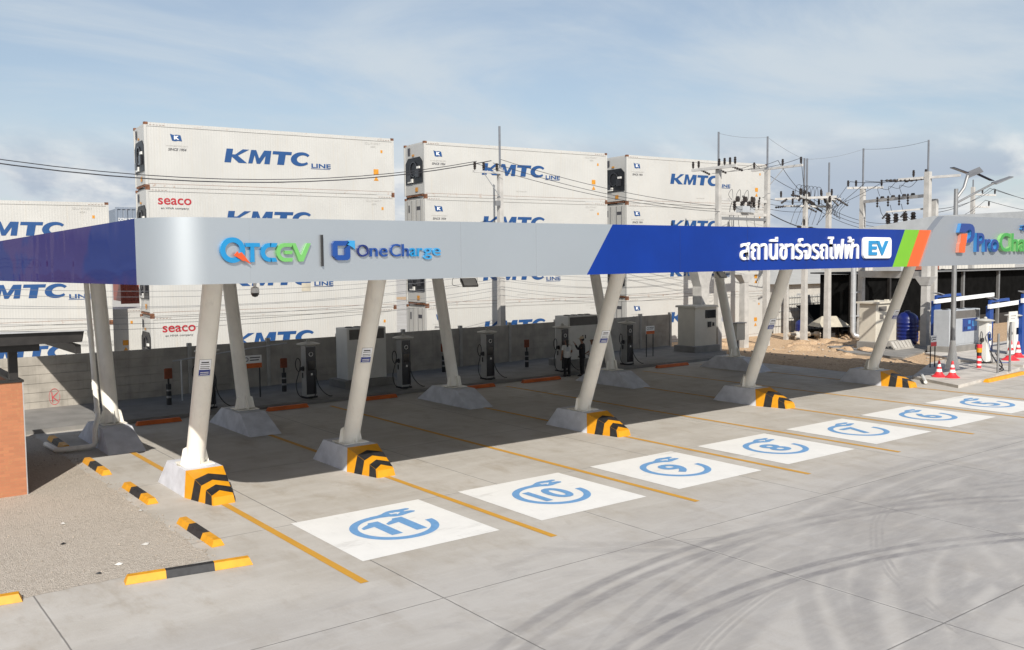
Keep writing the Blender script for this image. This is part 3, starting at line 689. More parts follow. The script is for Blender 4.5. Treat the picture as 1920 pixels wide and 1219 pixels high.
for (k, x), lab in zip(PX.items(), ['yellow and black striped foundation nearest the gravel, fully in sun', 'yellow and black striped foundation between bays 11 and 10', 'yellow and black striped foundation between bays 9 and 8',
                                    'yellow and black striped foundation between bays 7 and 6', 'yellow and black striped foundation farthest right beside the dirt']):
    front_pier(x, lab+', under a front column')
rp = None
for (k, x), lab in zip(PX.items(), ['plain grey foundation beside the drain pipe, half in sun', 'plain grey foundation in shade below the second rear column', 'plain grey foundation in shade below the middle rear column', 'plain grey foundation behind the third front column',
                                    'plain grey foundation farthest back, beside the tall grey cabinet']):
    lab = lab+', carrying a rear column' if 'column' not in lab else lab
    if rp is None:
        rp = thing('concrete_foundation', lab, 'foundation', (x-.12, 0, 0), 0, 'plain rear foundations of the canopy')
        b = MB(); b.hexa([(-.5, 13.45, 0), (.5, 13.45, 0), (.5, 17.0, 0), (-.5, 17.0, 0), (-.40, 14.45, .58), (.40, 14.45, .58), (.40, 16.1, .58), (-.40, 16.1, .58)]); b.build('block', 'pier_grey', rp)
        b = MB(); b.lathe([(.39, 0), (.38, .012), (.20, .016)], 24, (.07, 15.3, .577)); b.build('grout_bed', 'grout', rp)
    else: dup(rp, (x-.12, 0, 0), lab)

# drain pipe on the left rear column
t = thing('drain_pipe', 'bent cream drain pipe running down the left rear column to the ground', 'pipe', (0, 0, 0))
b = MB(); b.tube([(-.36, 16.38, 4.9), (-.42, 15.55, 1.75), (-.44, 15.3, .98), (-.46, 15.12, .82), (-.62, 14.75, .66), (-.66, 14.66, .55), (-.68, 14.62, .20), (-.72, 14.62, .12), (-.82, 14.64, .085), (-1.55, 14.72, .08), (-1.66, 14.78, .08), (-1.72, 15.9, .08)], .075, 14)
b.build('pipe', 'column_cream', t, smooth=True)
for p, q in (((-.42, 15.56, 1.80), (-.424, 15.50, 1.58)), ((-.44, 15.32, 1.04), (-.45, 15.28, .94)), ((-.68, 14.62, .22), (-.675, 14.63, .34)), ((-.39, 15.97, 3.3), (-.394, 15.92, 3.12))): b = MB(); b.tube([p, q], .088, 14); b.build('coupling', 'column_cream', t, smooth=True)

# ------------------------------------------------------------------ concrete panel wall
wl = thing('panel_wall', 'long grey concrete panel wall behind the chargers', 'wall', (0, 0, 0))
wy = lambda x: 23.12+.046*(x+1.5)
xs = [-14.2, -11, -7.8, -4.6, -1.4, 1.75, 4.9, 8.2, 11.5, 14.9, 18.2, 21.3, 24.5, 27.8, 31.1, 33.7]
for i in range(len(xs)-1):
    b = MB(); a, c = xs[i]+.09, xs[i+1]-.09
    for r_ in range(6):
        z0 = .05+.325*r_; d = rnd.uniform(-.012, .012)
        b.hexa([(a, wy(a)-.04+d, z0), (c, wy(c)-.04+d, z0), (c, wy(c)+.06, z0), (a, wy(a)+.06, z0), (a, wy(a)-.04+d, z0+.312), (c, wy(c)-.04+d, z0+.312), (c, wy(c)+.06, z0+.312), (a, wy(a)+.06, z0+.312)])
    b.hexa([(a, wy(a)-.015, .03), (c, wy(c)-.015, .03), (c, wy(c)+.055, .03), (a, wy(a)+.055, .03), (a, wy(a)-.015, 1.985), (c, wy(c)-.015, 1.985), (c, wy(c)+.055, 1.985), (a, wy(a)+.055, 1.985)])
    b.build('wall_panel', 'wall_concrete', wl)
for i, x in enumerate(xs):
    b = MB(); b.bbox(x-.08, x+.08, wy(x)-.10, wy(x)+.09, 0, 2.12, .012); b.build('wall_post', 'wall_post', wl)
b = MB(); F = lambda u, v, w: (u, wy(u)-.056-w, v)
b.ring(-.06, .50, .30, .278, R(30), R(380), F, 0, .001, 30, .62, 1.0); b.prism([(-.16, .68), (-.13, .68), (-.11, .30), (-.14, .30)], F, .002, .003)
b.prism([(-.13, .50), (.05, .66), (.06, .63), (-.10, .48)], F, .004, .005); b.prism([(-.11, .50), (.06, .34), (.04, .32), (-.13, .47)], F, .006, .007)
b.build('spray_mark', 'graffiti', wl, label='red circled letter sprayed on the sunlit panel')

# ------------------------------------------------------------------ containers
ANG = -.0881; CY = 30.344
cosA, sinA = math.cos(ANG), math.sin(ANG)
CL, CW, CH = 12.19, 2.44, 2.896
FC = lambda u, v, w: (u, -w, v)                            # long side, facing -Y
FEnd = lambda u, v, w: (-w, CW-u, v)                       # left end, facing -X
def kmtc(mb, x0, z0, hgt, wid, fn, d0, d1):
    sh = .19; S = lambda u, v: (x0+u*wid+v*sh*hgt, z0+v*hgt)
    P = lambda poly, a=0: mb.prism([S(u, v) for u, v in poly], fn, d0+a, d1+a)
    k = .265
    P([(0, 0), (.075, 0), (.075, 1), (0, 1)]); P([(.076, .42), (.185, 1), (.262, 1), (.115, .42)], .0006); P([(.076, .60), (.125, .60), (.262, 0), (.165, 0), (.076, .42)], .0012)
    P([(.275, 0), (.325, 0), (.335, .62), (.375, 0), (.415, 0), (.465, .62), (.465, 0), (.530, 0), (.525, 1), (.440, 1), (.395, .40), (.345, 1), (.285, 1)])
    P([(.545, .76), (.545, 1), (.775, 1), (.775, .76), (.705, .76), (.705, 0), (.62, 0), (.62, .76)])
    vs = []; n = 34
    cu, cv = .90, .5
    pts = []
    for i in range(n+1):
        a = R(38+284*i/n); pts.append((math.cos(a), math.sin(a)))
    out = [S(cu+.125*c, cv+.53*s) for c, s in pts]; inn = [S(cu+.022+.072*c, cv+.30*s) for c, s in pts]
    for i in range(n): mb.prism([out[i], out[i+1], inn[i+1], inn[i]], fn, d0, d1)
def make_reefer(label, end, seaco=False, m='container_white', big=0, dx=0.):
    t = thing('reefer_container', label, 'container', (0, 0, 0), 0, 'white refrigerated containers')
    b = MB(); b.box(.03, CL-.03, .03, CW-.03, .16, CH-.10)
    b.box(.12, CL-.12, .0, .05, .0, .15); b.box(.12, CL-.12, CW-.05, CW, .0, .15); b.box(.1, CL-.1, .01, CW-.01, CH-.09, CH-.015)
    b.build('body', m, t)
    b = MB(); b.box(.0, .11, .002, .11, .12, CH-.12); b.box(CL-.11, CL, .002, .11, .12, CH-.12); b.box(0, .11, CW-.11, CW, .12, CH-.12)
    b.box(.11, CL-.11, .006, .03, CH-.18, CH-.09); b.build('corner_posts', m, t)
    b = MB(); b.box(.1, CL-.1, .005, .012, .150, .166); b.build('bottom_seam', 'rust', t)
    for x in (0, CL-.178):
        for z in (0, CH-.118):
            q = MB(); q.bbox(x, x+.178, -.004, .16, z, z+.118, .008); q.build('corner_casting', 'rust', t)
    q = MB(); q.bbox(-.004, .16, CW-.16, CW+.004, CH-.118, CH, .008); q.build('corner_casting', 'rust', t)
    b = MB(); kmtc(b, 3.52+dx, 1.27, .64, 4.05, FC, -.022, -.018)
    text(b, 'LINE', (7.75+dx, 8.75+dx, 1.20, 1.41), lambda u, v, w: (u, .022-w, v), .003, .03)
    b.box(7.72+dx, 8.72+dx, .018, .022, 1.145, 1.17); b.build('line_name', 'letter_blue', t)
    fx, fz = (.57, 2.13) if not seaco else (.60, .95)
    if big: fx = 1.12
    flag = [(fx, fz+.30), (fx+.14, fz+.25), (fx+.30, fz+.27), (fx+.46, fz+.25), (fx+.52, fz-.02), (fx+.36, fz), (fx+.22, fz-.03), (fx+.08, fz-.01)]
    b = MB(); b.prism(flag, FC, -.022, -.018); fo = b.build('flag_emblem', 'letter_blue', t)
    b = MB(); text(b, 'K', (fx+.17, fx+.40, fz+.05, fz+.22), lambda u, v, w: (u, .017-w, v), .002, .05); b.build('flag_letter', 'white_plain', fo)
    b = MB(); text(b, 'www.ekmtc.com', (fx-.20, fx+.78, fz-.27, fz-.18), lambda u, v, w: (u, .021-w, v), .002, .0); b.build('small_text', 'letter_grey', t)
    b = MB(); text(b, 'SINCE 1954', (fx-.10, fx+.70, fz-.46, fz-.34), lambda u, v, w: (u, .021-w, v), .002, .02, shear=.2); b.build('small_text', 'letter_dark', t)
    if seaco:
        b = MB(); text(b, 'seaco', (.50, 1.97, 2.13, 2.43), lambda u, v, w: (u, .022-w, v), .003, .014); b.build('owner_name', 'letter_red', t)
        b = MB(); text(b, 'an HNA company', (.62, 1.85, 1.90, 2.02), lambda u, v, w: (u, .021-w, v), .002, .01); b.build('small_text', 'letter_dark', t)
    b = MB(); text(b, 'NO FORKLIFT', (5.75, 6.45, .40, .47), lambda u, v, w: (u, .021-w, v), .002, .0); b.build('small_text', 'letter_grey', t)
    b = MB(); text(b, 'SZLU 910432 7', (10.60, 11.45, 2.52, 2.62), lambda u, v, w: (u, .021-w, v), .002, .0); b.build('serial_number', 'letter_grey', t); b = MB(); text(b, '45R1', (10.9, 11.2, 2.36, 2.45), lambda u, v, w: (u, .021-w, v), .002, .0); b.build('serial_number', 'letter_grey', t)
    for k in ((0, 1, 2) if not dx else (2,)):
        b = MB()
        if k == 0: b.box(11.05, 11.32, .018, .022, 1.02, 1.28)
        elif k == 1: b.prism([(11.05, .70), (11.32, .70), (11.185, .93)], FC, -.022, -.018)
        else: b.box(11.45, 11.56, .018, .022, 2.12, 2.26)
        b.build('warning_label', 'label_orange', t)
    b = MB()
    for k in range(5): b.box(.24+.14*k, .33+.14*k, .004, .008, CH-.135, CH-.115); b.box(CL-.9+.14*k, CL-.81+.14*k, .004, .008, CH-.135, CH-.115)
    b.build('lashing_holes', 'rust', t)
    # left end
    if end == 'unit':
        b = MB(); b.prism([(.22, .75), (2.22, .75), (2.22, 1.85), (1.9, 2.12), (.54, 2.12), (.22, 1.85)], FEnd, -.03, .012); u_ = b.build('cooling_unit', 'reefer_black', t)
        b = MB(); b.ring(1.22, 1.5, .42, .36, 0, 2*math.pi, FEnd, .02, .06, 20); b.box(-.10, -.02, .5, .9, 1.05, 1.45); b.box(-.09, -.02, 1.5, 1.9, .9, 1.2); b.build('fan_ring', 'charger_dark', u_)
        b = MB(); b.box(-.07, -.01, .48, .8, 1.5, 1.62); b.build('control_panel', 'charger_white', u_); b = MB(); b.box(-.06, -.01, 1.3, 1.9, .8, 1.0); b.build('drip_tray', 'charger_white', u_)
        b = MB(); b.prism([(.5, 2.30), (.78, 2.30), (.78, 2.68), (.5, 2.68)], FEnd, .0, .006); b.build('end_label', 'letter_dark', t)
        b = MB(); b.prism([(1.0, 2.2), (1.25, 2.2), (1.25, 2.3), (1.0, 2.3)], FEnd, .0, .006); b.build('warning_label', 'label_orange', t); b = MB(); b.prism([(1.35, .30), (1.65, .30), (1.65, .52), (1.35, .52)], FEnd, 0, .006); b.build('warning_label', 'label_orange', t)
    else:
        b = MB(); b.prism([(.12, .2), (1.20, .2), (1.20, 2.75), (.12, 2.75)], FEnd, -.03, .01); b.prism([(1.22, .2), (2.32, .2), (2.32, 2.75), (1.22, 2.75)], FEnd, -.03, .01); d_ = b.build('doors', m, t)
        b = MB()
        for u in (.42, .92, 1.52, 2.02): b.tube([FEnd(u, .2, .04), FEnd(u, 2.75, .04)], .02, 6)
        b.build('lock_rods', 'steel_grey', d_)
        b = MB(); b.prism([(.5, 2.1), (.66, 2.1), (.66, 2.5), (.5, 2.5)], FEnd, .011, .014); b.prism([(1.5, 2.2), (2.0, 2.2), (2.0, 2.4), (1.5, 2.4)], FEnd, .011, .014); b.build('end_label', 'letter_dark', d_)
    b = MB()
    b.prism([(.3, .04), (2.14, .04), (2.14, .13), (.3, .13)], FEnd, -.06, .003); b.build('end_sill', 'rust', t)
    return t
def place(t, s, z, y0=0):
    t.location = (s*cosA-y0*sinA, CY+s*sinA+y0*cosA, z); t.rotation_euler = (0, 0, ANG); return t
xa, xb, xc = 5.34, 19.267, 32.94
pr = {}
def box_at(key, s, lvl, lab, y0=0, dz=0):
    kinds = {'KU': ('unit', False, 0), 'KUb': ('unit', False, 1), 'KD': ('door', False, 0), 'SU': ('unit', True, 0), 'KL': ('door', False, 0)}
    if key not in pr: pr[key] = make_reefer(lab, kinds[key][0], kinds[key][1], big=kinds[key][2], dx=2.55 if key == 'KL' else 0.); t = pr[key]
    else: t = dup(pr[key], (0, 0, 0), lab)
    place(t, s, lvl*CH+dz+.001*lvl, y0)
nm = ['lowest', 'second from the ground', 'third from the ground', 'topmost']
for l_, key in enumerate(('SU', 'KU', 'SU', 'KUb')): box_at(key, xa, l_, 'white cooling container, %s in the tallest-looking left stack of four' % nm[l_])
for l_, key in enumerate(('KD', 'KU', 'KD', 'KU')): box_at(key, xb, l_, 'white cooling container, %s in the middle stack behind the slim utility pole' % nm[l_])
for l_, key in enumerate(('KD', 'KU', 'KD', 'KU')): box_at(key, xc, l_, 'white cooling container, %s in the right stack behind the switch poles' % nm[l_])
pt = MB(); pt.box(7.1, 7.55, .012, .021, .95, 1.35)
pt.build('repair_patch', 'tarp_tan', [o for o in COL.objects if o.name.startswith('reefer_container') and 'second from the ground in the tallest' in o['label']] [0])
# lower stack at the left edge
yL = 34.5-CY+.0
for l_ in range(3):
    box_at('KL', 4.45-CL, l_, 'white cooling container, %s in the low stack at the left edge' % ['lowest', 'middle', 'topmost'][l_], 4.4, -.45)
def plain_box(name, m, label, s, y0, z, word=None, L=6.06, wm='white_plain'):
    t = thing(name, label, 'container', (0, 0, 0)); b = MB()
    n = 24; p = L/n
    for k in range(n):                                    # corrugated long side
        x = k*p; b.hexa([(x+.1*p, .0, .16), (x+.45*p, .0, .16), (x+.55*p, .05, .16), (x, .05, .16), (x+.1*p, .0, CH-.12), (x+.45*p, .0, CH-.12), (x+.55*p, .05, CH-.12), (x, .05, CH-.12)])
    b.box(0, L, .045, CW, .15, CH-.1); b.build('body', m, t)
    b = MB(); b.box(0, L, -.01, .06, 0, .155); b.box(0, L, -.01, .06, CH-.115, CH); b.box(-.002, .1, -.012, .06, .155, CH-.115); b.box(L-.1, L+.002, -.012, .06, .155, CH-.115)
    for k in range(4): b.tube([(.6+1.6*k, -.05, .1), (.6+1.6*k, -.05, CH-.1)], .02, 6)
    b.build('frame', m, t)
    if word: b = MB(); text(b, word[0], word[1], lambda u, v, w: (u, -.004-w, v), .003, .012); b.build('owner_name', wm, t)
    return place(t, s, z, y0)
plain_box('corrugated_container', 'container_grey', 'grey corrugated container with white name, glimpsed between the two left stacks', 5.9, 11.5, 5.55, ('DONGYOUNG', (.14, 1.30, 2.12, 2.30)))
plain_box('corrugated_container', 'container_red', 'dark red container glimpsed below the canopy between the left stacks', 6.0, 11.4, 3.05)
t = dup(pr['KU'], (0, 0, 0), 'white container with two yellow warning labels, half hidden between the left stacks'); place(t, 6.35-CL, .1, 6.5)

# ------------------------------------------------------------------ brick kiosk at the left edge
k_ = thing('brick_kiosk', 'orange brick kiosk with black timber roof at the left edge', 'kiosk', (0, 0, 0))
b = MB(); b.box(-12, -3.2, 10.07, 10.25, 0, 2.58); b.box(-3.38, -3.2, 10.252, 15.5, 0, 2.58); b.build('brick_wall', 'brick', k_)
b = MB(); b.box(-12, -3.17, 10.04, 10.28, 2.582, 2.63); b.box(-3.41, -3.17, 10.282, 15.5, 2.582, 2.63); b.build('wall_cap', 'wood_black', k_)
b = MB(); b.box(-3.205, -3.185, 10.055, 10.075, .0, 2.58); b.build('edge_trim', 'galv', k_)
for x in (-3.45, -7.5):
    b = MB(); b.box(x, x+.18, 10.1, 10.26, 2.632, 3.42); b.build('roof_post', 'wood_black', k_)
b = MB(); b.hexa([(-12, 9.6, 3.42), (-2.9, 9.6, 3.30), (-2.9, 9.75, 3.30), (-12, 9.75, 3.42), (-12, 9.6, 3.6), (-2.9, 9.6, 3.48), (-2.9, 9.75, 3.48), (-12, 9.75, 3.6)])
b.hexa([(-12, 9.3, 3.50), (-2.1, 9.3, 3.47), (-2.05, 9.42, 3.47), (-12, 9.42, 3.50), (-12, 9.3, 3.84), (-2.05, 9.3, 3.71), (-2.0, 9.42, 3.71), (-12, 9.42, 3.84)])
b.box(-2.2, -2.08, 9.43, 14, 3.20, 3.40); b.build('roof_beams', 'wood_black', k_)
b = MB(); b.hexa([(-12, 9.2, 3.85), (-2.0, 9.2, 3.72), (-2.0, 14.0, 3.44), (-12, 14.0, 3.57), (-12, 9.2, 3.90), (-2.0, 9.2, 3.745), (-2.0, 14.0, 3.465), (-12, 14.0, 3.62)]); b.build('roof_sheet', 'galv', k_)

# ------------------------------------------------------------------ chargers
def cable(mb, pts, r=.018, n=6):
    P = [Vector(p) for p in pts]; out = []
    for i in range(len(P)-1):
        p0, p1, p2, p3 = P[max(i-1, 0)], P[i], P[i+1], P[min(i+2, len(P)-1)]
        for k in range(5):
            t = k/5; out.append(.5*((2*p1)+(-p0+p2)*t+(2*p0-5*p1+4*p2-p3)*t*t+(-p0+3*p1-3*p2+p3)*t**3))
    out.append(P[-1]); mb.tube(out, r, n)
def charger(label, loc, body='charger_grey', front='charger_dark'):
    t = thing('charging_post', label, 'charger', loc, 0, 'charging posts along the wall')
    b = MB(); b.bbox(-.21, .21, -.19, .22, .06, 1.98, .02); b.build('housing', body, t)
    b = MB(); b.box(-.24, .24, -.22, .25, 0, .06); b.build('plinth', 'rubber_black', t)
    b = MB(); b.box(-.195, .195, -.215, -.192, .14, 1.94); f = b.build('front_panel', front, t)
    b = MB(); b.box(-.14, .14, -.222, -.216, 1.05, 1.40); b.build('screen', 'screen_black', f)
    b = MB(); b.ring(0, 1.66, .085, .066, 0, 2*math.pi, lambda u, v, w: (u, -.216-w, v), 0, .006, 20); b.box(-.02, .05, -.226, -.2165, .86, .94); b.build('round_emblem', 'charger_white', f)
    b = MB(); b.lathe([(.06, 0), (.08, .05), (.05, .09), (.02, .1)], 10, (0, .0, 2.11)); b.lathe([(.0, .0), (.30, .0), (.43, .03), (.44, .06), (.30, .10), (.12, .13), (.05, .135)], 14, (0, .02, 1.985)); b.build('rain_cap', 'cap_grey', t, smooth=True)
    b = MB(); b.lathe([(.07, 0), (.09, .02), (.09, .10), (.06, .13)], 12, (-.275, .0, 1.05)); b.box(-.25, -.212, -.05, .05, 1.02, 1.2); b.box(-.235, -.212, .04, .10, .75, .95); b.build('plug_holster', 'rubber_black', t)
    b = MB(); cable(b, [(-.26, 0, 1.12), (-.42, -.02, 1.02), (-.52, -.03, 1.15), (-.55, -.04, 1.35), (-.48, -.04, 1.52), (-.38, -.04, 1.45), (-.36, -.04, 1.25), (-.44, -.05, .95), (-.56, -.08, .55), (-.50, -.15, .16), (-.28, -.28, .025), (-.02, -.36, .03), (.12, -.30, .18), (.15, -.24, .55), (.13, -.225, .85)])
    b.build('charging_cable', 'cable_black', t, smooth=True)
    b = MB(); cable(b, [(.215, -.05, 1.25), (.27, -.08, 1.0), (.25, -.12, .75), (.32, -.16, .45), (.48, -.24, .18), (.66, -.32, .04), (.78, -.34, .025)]); b.build('charging_cable', 'cable_black', t, smooth=True)
    return t
ch = charger('grey charging post mostly hidden behind the leftmost front column', (4.15, 19.2, .13))
for x, lab in [(8.0, 'grey charging post left of the nearer white power cabinet'), (12.15, 'grey charging post right of the nearer white power cabinet'), (16.35, 'grey charging post standing alone in the middle of the wall'),
               (20.6, 'grey charging post behind the person in the white shirt'), (24.75, 'grey charging post right of the third front column')]:
    dup(ch, (x, 19.2, .13), lab)
# power cabinets
def cabinet(label, x0, x1, y0, y1, z0, h, m, plinth=True, vent=True):
    t = thing('power_cabinet', label, 'cabinet', ((x0+x1)/2, (y0+y1)/2, z0)); hx, hy = (x1-x0)/2, (y1-y0)/2
    z = .32 if plinth else .02
    if plinth: b = MB(); b.bbox(-hx-.25, hx+.25, -hy-.25, hy+.2, 0, .32, .02); b.build('plinth', 'slab', t)
    b = MB(); b.bbox(-hx, hx, -hy, hy, z, h, .02); b.build('housing', m, t)
    b = MB(); b.box(-hx+.06, -.008, -hy-.014, -hy-.001, z+.08, h-.55); b.box(.008, hx-.06, -hy-.014, -hy-.001, z+.08, h-.55); d = b.build('door', m, t)
    b = MB(); b.box(-.11, -.06, -hy-.035, -hy-.015, h-1.12, h-.95); b.box(.06, .11, -hy-.035, -hy-.015, h-1.12, h-.95); b.build('handle', 'rubber_black', d)
    if vent:
        b = MB()
        b.box(-hx+.1, hx-.1, -hy-.012, -hy-.001, h-.47, h-.06)
        b.build('vent', 'vent_dark', t)
        b = MB()
        for k in range(4): b.lathe([(.17, 0), (.18, .02), (.12, .04)], 12, (-hx+.35+k*(2*hx-.7)/3, 0, h+.001))
        b.build('roof_fans', 'rubber_black', t)
    return t
cabinet('white power cabinet behind the second front column', 10.35, 12.15, 20.6, 21.6, .13, 2.42, 'cabinet_white')
cabinet('white power cabinet behind the group of people', 22.0, 24.0, 20.4, 21.4, .13, 2.42, 'cabinet_white')
t = thing('switch_cabinet', 'tall grey-brown switchgear cabinet at the right end of the wall', 'cabinet', (32.4, 21.4, .13))
b = MB(); b.bbox(-1.1, 1.0, -.75, .8, 0, .35, .02); b.build('plinth', 'slab', t)
b = MB(); b.bbox(-.95, .85, -.6, .65, .35, 2.45, .02); b.build('housing', 'cabinet_beige', t)
b = MB(); b.bbox(-1.05, .95, -.7, .75, 2.45, 2.56, .02); b.build('roof', 'cabinet_beige', t)
b = MB(); b.box(-.1, .75, -.625, -.602, 1.85, 2.30); b.build('meter_window', 'screen_black', t); b = MB(); b.box(.1, .35, -.66, -.602, 1.35, 1.65); b.box(.5, .6, -.66, -.602, 1.4, 1.6); b.build('handle', 'rubber_black', t)
t = thing('meter_box', 'small grey metal box on a post beside the farthest rear column', 'electric box', (33.0, 19.1, .0))
b = MB(); b.bbox(-.35, .35, -.2, .2, .85, 1.75, .02); b.build('housing', 'cabinet_beige', t); b = MB(); b.box(-.40, .40, -.26, .24, 1.752, 1.80); b.build('lid', 'steel_grey', t); b = MB(); b.box(-.06, .06, -.05, .05, 0, .849); b.build('post', 'steel_grey', t)
t = thing('switch_cabinet', 'sunlit cream switchgear cabinet under the concrete beam', 'cabinet', (41.4, 15.9, .1), R(0))
b = MB(); b.bbox(-1.25, 1.15, -.6, .6, 0, .42, .02)
b.build('plinth', 'slab', t)
b = MB(); b.bbox(-1.1, 1.0, -.5, .55, .42, 2.56, .02); b.build('housing', 'cabinet_beige', t)
b = MB(); b.box(-1.28, 1.18, -.62, .66, 2.561, 2.66); b.box(-1.0, -.8, -.5, -.3, 2.661, 2.76); b.box(.0, .2, -.5, -.3, 2.661, 2.76); b.box(.7, .9, -.5, -.3, 2.661, 2.76); b.build('roof', 'cabinet_beige', t)
b = MB(); b.box(-.85, -.1, -.53, -.502, 2.15, 2.40); b.box(-.75, -.4, -.53, -.502, 1.7, 1.95); b.build('meter_window', 'vent_dark', t)
t = thing('vent_block', 'row of slanted ventilated concrete blocks leaning at the cream cabinet', 'block', (41.8, 14.7, .1))
b = MB()
for k in range(6): b.hexa([(-1+.36*k, -.2, 0), (-.72+.36*k, -.2, 0), (-.72+.36*k, -.1, 0), (-1+.36*k, -.1, 0), (-1+.36*k, .1, .45), (-.72+.36*k, .1, .45), (-.72+.36*k, .2, .45), (-1+.36*k, .2, .45)])
b.box(-1.1, 1.2, -.25, -.2, 0, .1); b.build('blocks', 'wall_post', t)

# warning boards and markers near the wall
def board(label, x, y, z, w, h, zt_, legs, red='stop_orange'):
    t = thing('warning_board', label, 'sign', (x, y, z), 0, 'small warning boards on legs')
    b = MB(); b.box(-w/2, w/2, -.012, .012, zt_-h, zt_); s = b.build('board', 'white_plain', t)
    b = MB(); b.box(-w/2, w/2, -.018, -.0125, zt_-h, zt_-h*.62); b.build('lower_band', red, s)
    b = MB(); b.box(-w*.12, w*.42, -.018, -.0125, zt_-h*.22, zt_-h*.14); b.box(-w*.12, w*.36, -.018, -.0125, zt_-h*.42, zt_-h*.34); b.ring(-w*.3, zt_-h*.3, h*.17, h*.12, 0, 2*math.pi, lambda u, v, q: (u, -.0125-q, v), 0, .005, 16); b.build('printing', 'letter_dark', s)
    for lx in legs: b = MB(); b.box(lx-.02, lx+.02, .013, .05, 0, zt_-.02); b.build('leg', 'rubber_black', t)
board('small white and orange board on legs beside the second rear column', 6.3, 20.5, .13, .75, .48, 1.62, (-.3, .3))
board('small pale and orange board on two legs right of the last shaded charger', 28.2, 21.0, .13, .62, .42, 1.62, (-.25, .25))
board('small white and red board on two legs beside the solar lamp pole', 34.35, 8.9, .0, .5, .5, 1.60, (-.2, .2), 'cone_red')
fm = None
for x, y, lab in [(3.3, 20.9, 'orange topped dark bollard behind the leftmost front column'), (7.95, 21.4, 'orange topped dark bollard left of the second charging post'), (16.3, 22.6, 'orange topped dark bollard at the foot of the middle rear column'), (20.4, 21.6, 'orange topped dark bollard in the middle bay by the wall')]:
    if fm is None:
        fm = thing('bollard', lab, 'bollard', (x, y, .13), 0, 'orange topped bollards by the wall')
        b = MB(); b.tube([(0, 0, 0), (0, 0, .75)], .09, 14); b.build('post', 'rubber_black', fm, smooth=True)
        b = MB(); b.tube([(0, 0, .25), (0, 0, .33)], .093, 14); b.tube([(0, 0, .5), (0, 0, .56)], .093, 14); b.build('reflector_band', 'steel_grey', fm)
        b = MB(); b.bbox(-.14, .14, -.04, .04, .95, 1.33, .02); b.build('marker', 'marker_orange', fm)
        b = MB(); b.box(-.03, .03, -.02, .02, .751, .949); b.build('marker_stem', 'rubber_black', fm)
    else: dup(fm, (x, y, .13), lab)
t = thing('handrail', 'thin grey rail on posts in front of the wall near the second rear column', 'rail', (4.6, 21.6, .13))
b = MB(); b.tube([(-.9, 0, 1.5), (1.6, 0, 1.75), (3.6, 0, 1.9)], .025, 8); b.build('rail', 'galv', t); b = MB(); b.tube([(-.6, 0, 0), (-.6, 0, 1.54)], .03, 8); b.build('post', 'galv', t)

# cctv camera and floodlights hung under the canopy
t = thing('dome_camera', 'white dome camera with black glass hanging under the silver front', 'camera', (.05, 4.4, 4.62))
b = MB(); b.lathe([(.03, .25), (.03, .12), (.075, .10), (.085, .0)], 16, (0, 0, 0)); b.build('housing', 'white_plain', t, smooth=True); b = MB(); b.lathe([(.0, -.085), (.05, -.07), (.075, -.03), (.08, -.001)], 16); b.build('dome', 'screen_black', t, smooth=True)
def flood(label, loc, rz):
    t = thing('floodlight', label, 'floodlight', loc, rz, 'floodlights under the canopy')
    b = MB(); b.hexa([(-.26, -.10, -.13), (.26, -.10, -.13), (.26, .10, .10), (-.26, .10, .10), (-.26, -.14, -.09), (.26, -.14, -.09), (.26, .06, .14), (-.26, .06, .14)]); b.build('housing', 'steel_grey', t)
    b = MB(); n = Vector((0, -.66, .0)); b.add([(-.22, -.136, -.085), (.22, -.136, -.085), (.22, .040, .118), (-.22, .040, .118)], [(0, 1, 2, 3)])
    for i, v in enumerate(b.v): b.v[i] = (v[0], v[1]-.008, v[2]+.006)
    b.build('lens', 'white_plain', t)
    b = MB(); b.tube([(-.28, 0, .02), (-.28, 0, .28), (.28, 0, .28), (.28, 0, .02)], .012, 6); b.tube([(0, 0, .28), (0, 0, .6)], .012, 6); b.build('bracket', 'rubber_black', t)
    b = MB(); cable(b, [(-.28, .05, .28), (-.5, .05, .15), (-.52, .05, -.05), (-.3, .05, -.1)], .008, 5); b.build('lead', 'cable_black', t)
flood('floodlight with pale lens hanging below the silver front right of the middle', (9.05, 10.0, 4.56), R(-8))
flood('floodlight beside the top of the farthest rear column', (23.1, 12.0, 4.56), R(8))

# ------------------------------------------------------------------ people
def skin(name, vs, es, m, parent, sub=2, root=0):
    me = bpy.data.meshes.new(name); me.from_pydata([v[:3] for v in vs], es, []); me.update()
    o = bpy.data.objects.new(name, me); COL.objects.link(o); o.parent = parent
    md = o.modifiers.new('skin', 'SKIN'); md.use_smooth_shade = True
    lay = me.skin_vertices[0] if me.skin_vertices else None
    if lay is None:
        import bmesh
        bm = bmesh.new(); bm.from_mesh(me); bm.verts.layers.skin.verify(); bm.to_mesh(me); bm.free(); lay = me.skin_vertices[0]
    for i, v in enumerate(vs):
        r = v[3]; lay.data[i].radius = r if isinstance(r, tuple) else (r, r); lay.data[i].use_root = (i == root)
    sb = o.modifiers.new('sub', 'SUBSURF'); sb.levels = sub; sb.render_levels = sub
    bpy.context.view_layer.update()
    ev = o.evaluated_get(bpy.context.evaluated_depsgraph_get()); nm_ = bpy.data.meshes.new_from_object(ev)
    o.modifiers.clear(); o.data = nm_; nm_.materials.clear(); nm_.materials.append(MATS[m])
    for p in nm_.polygons: p.use_smooth = True
    return o
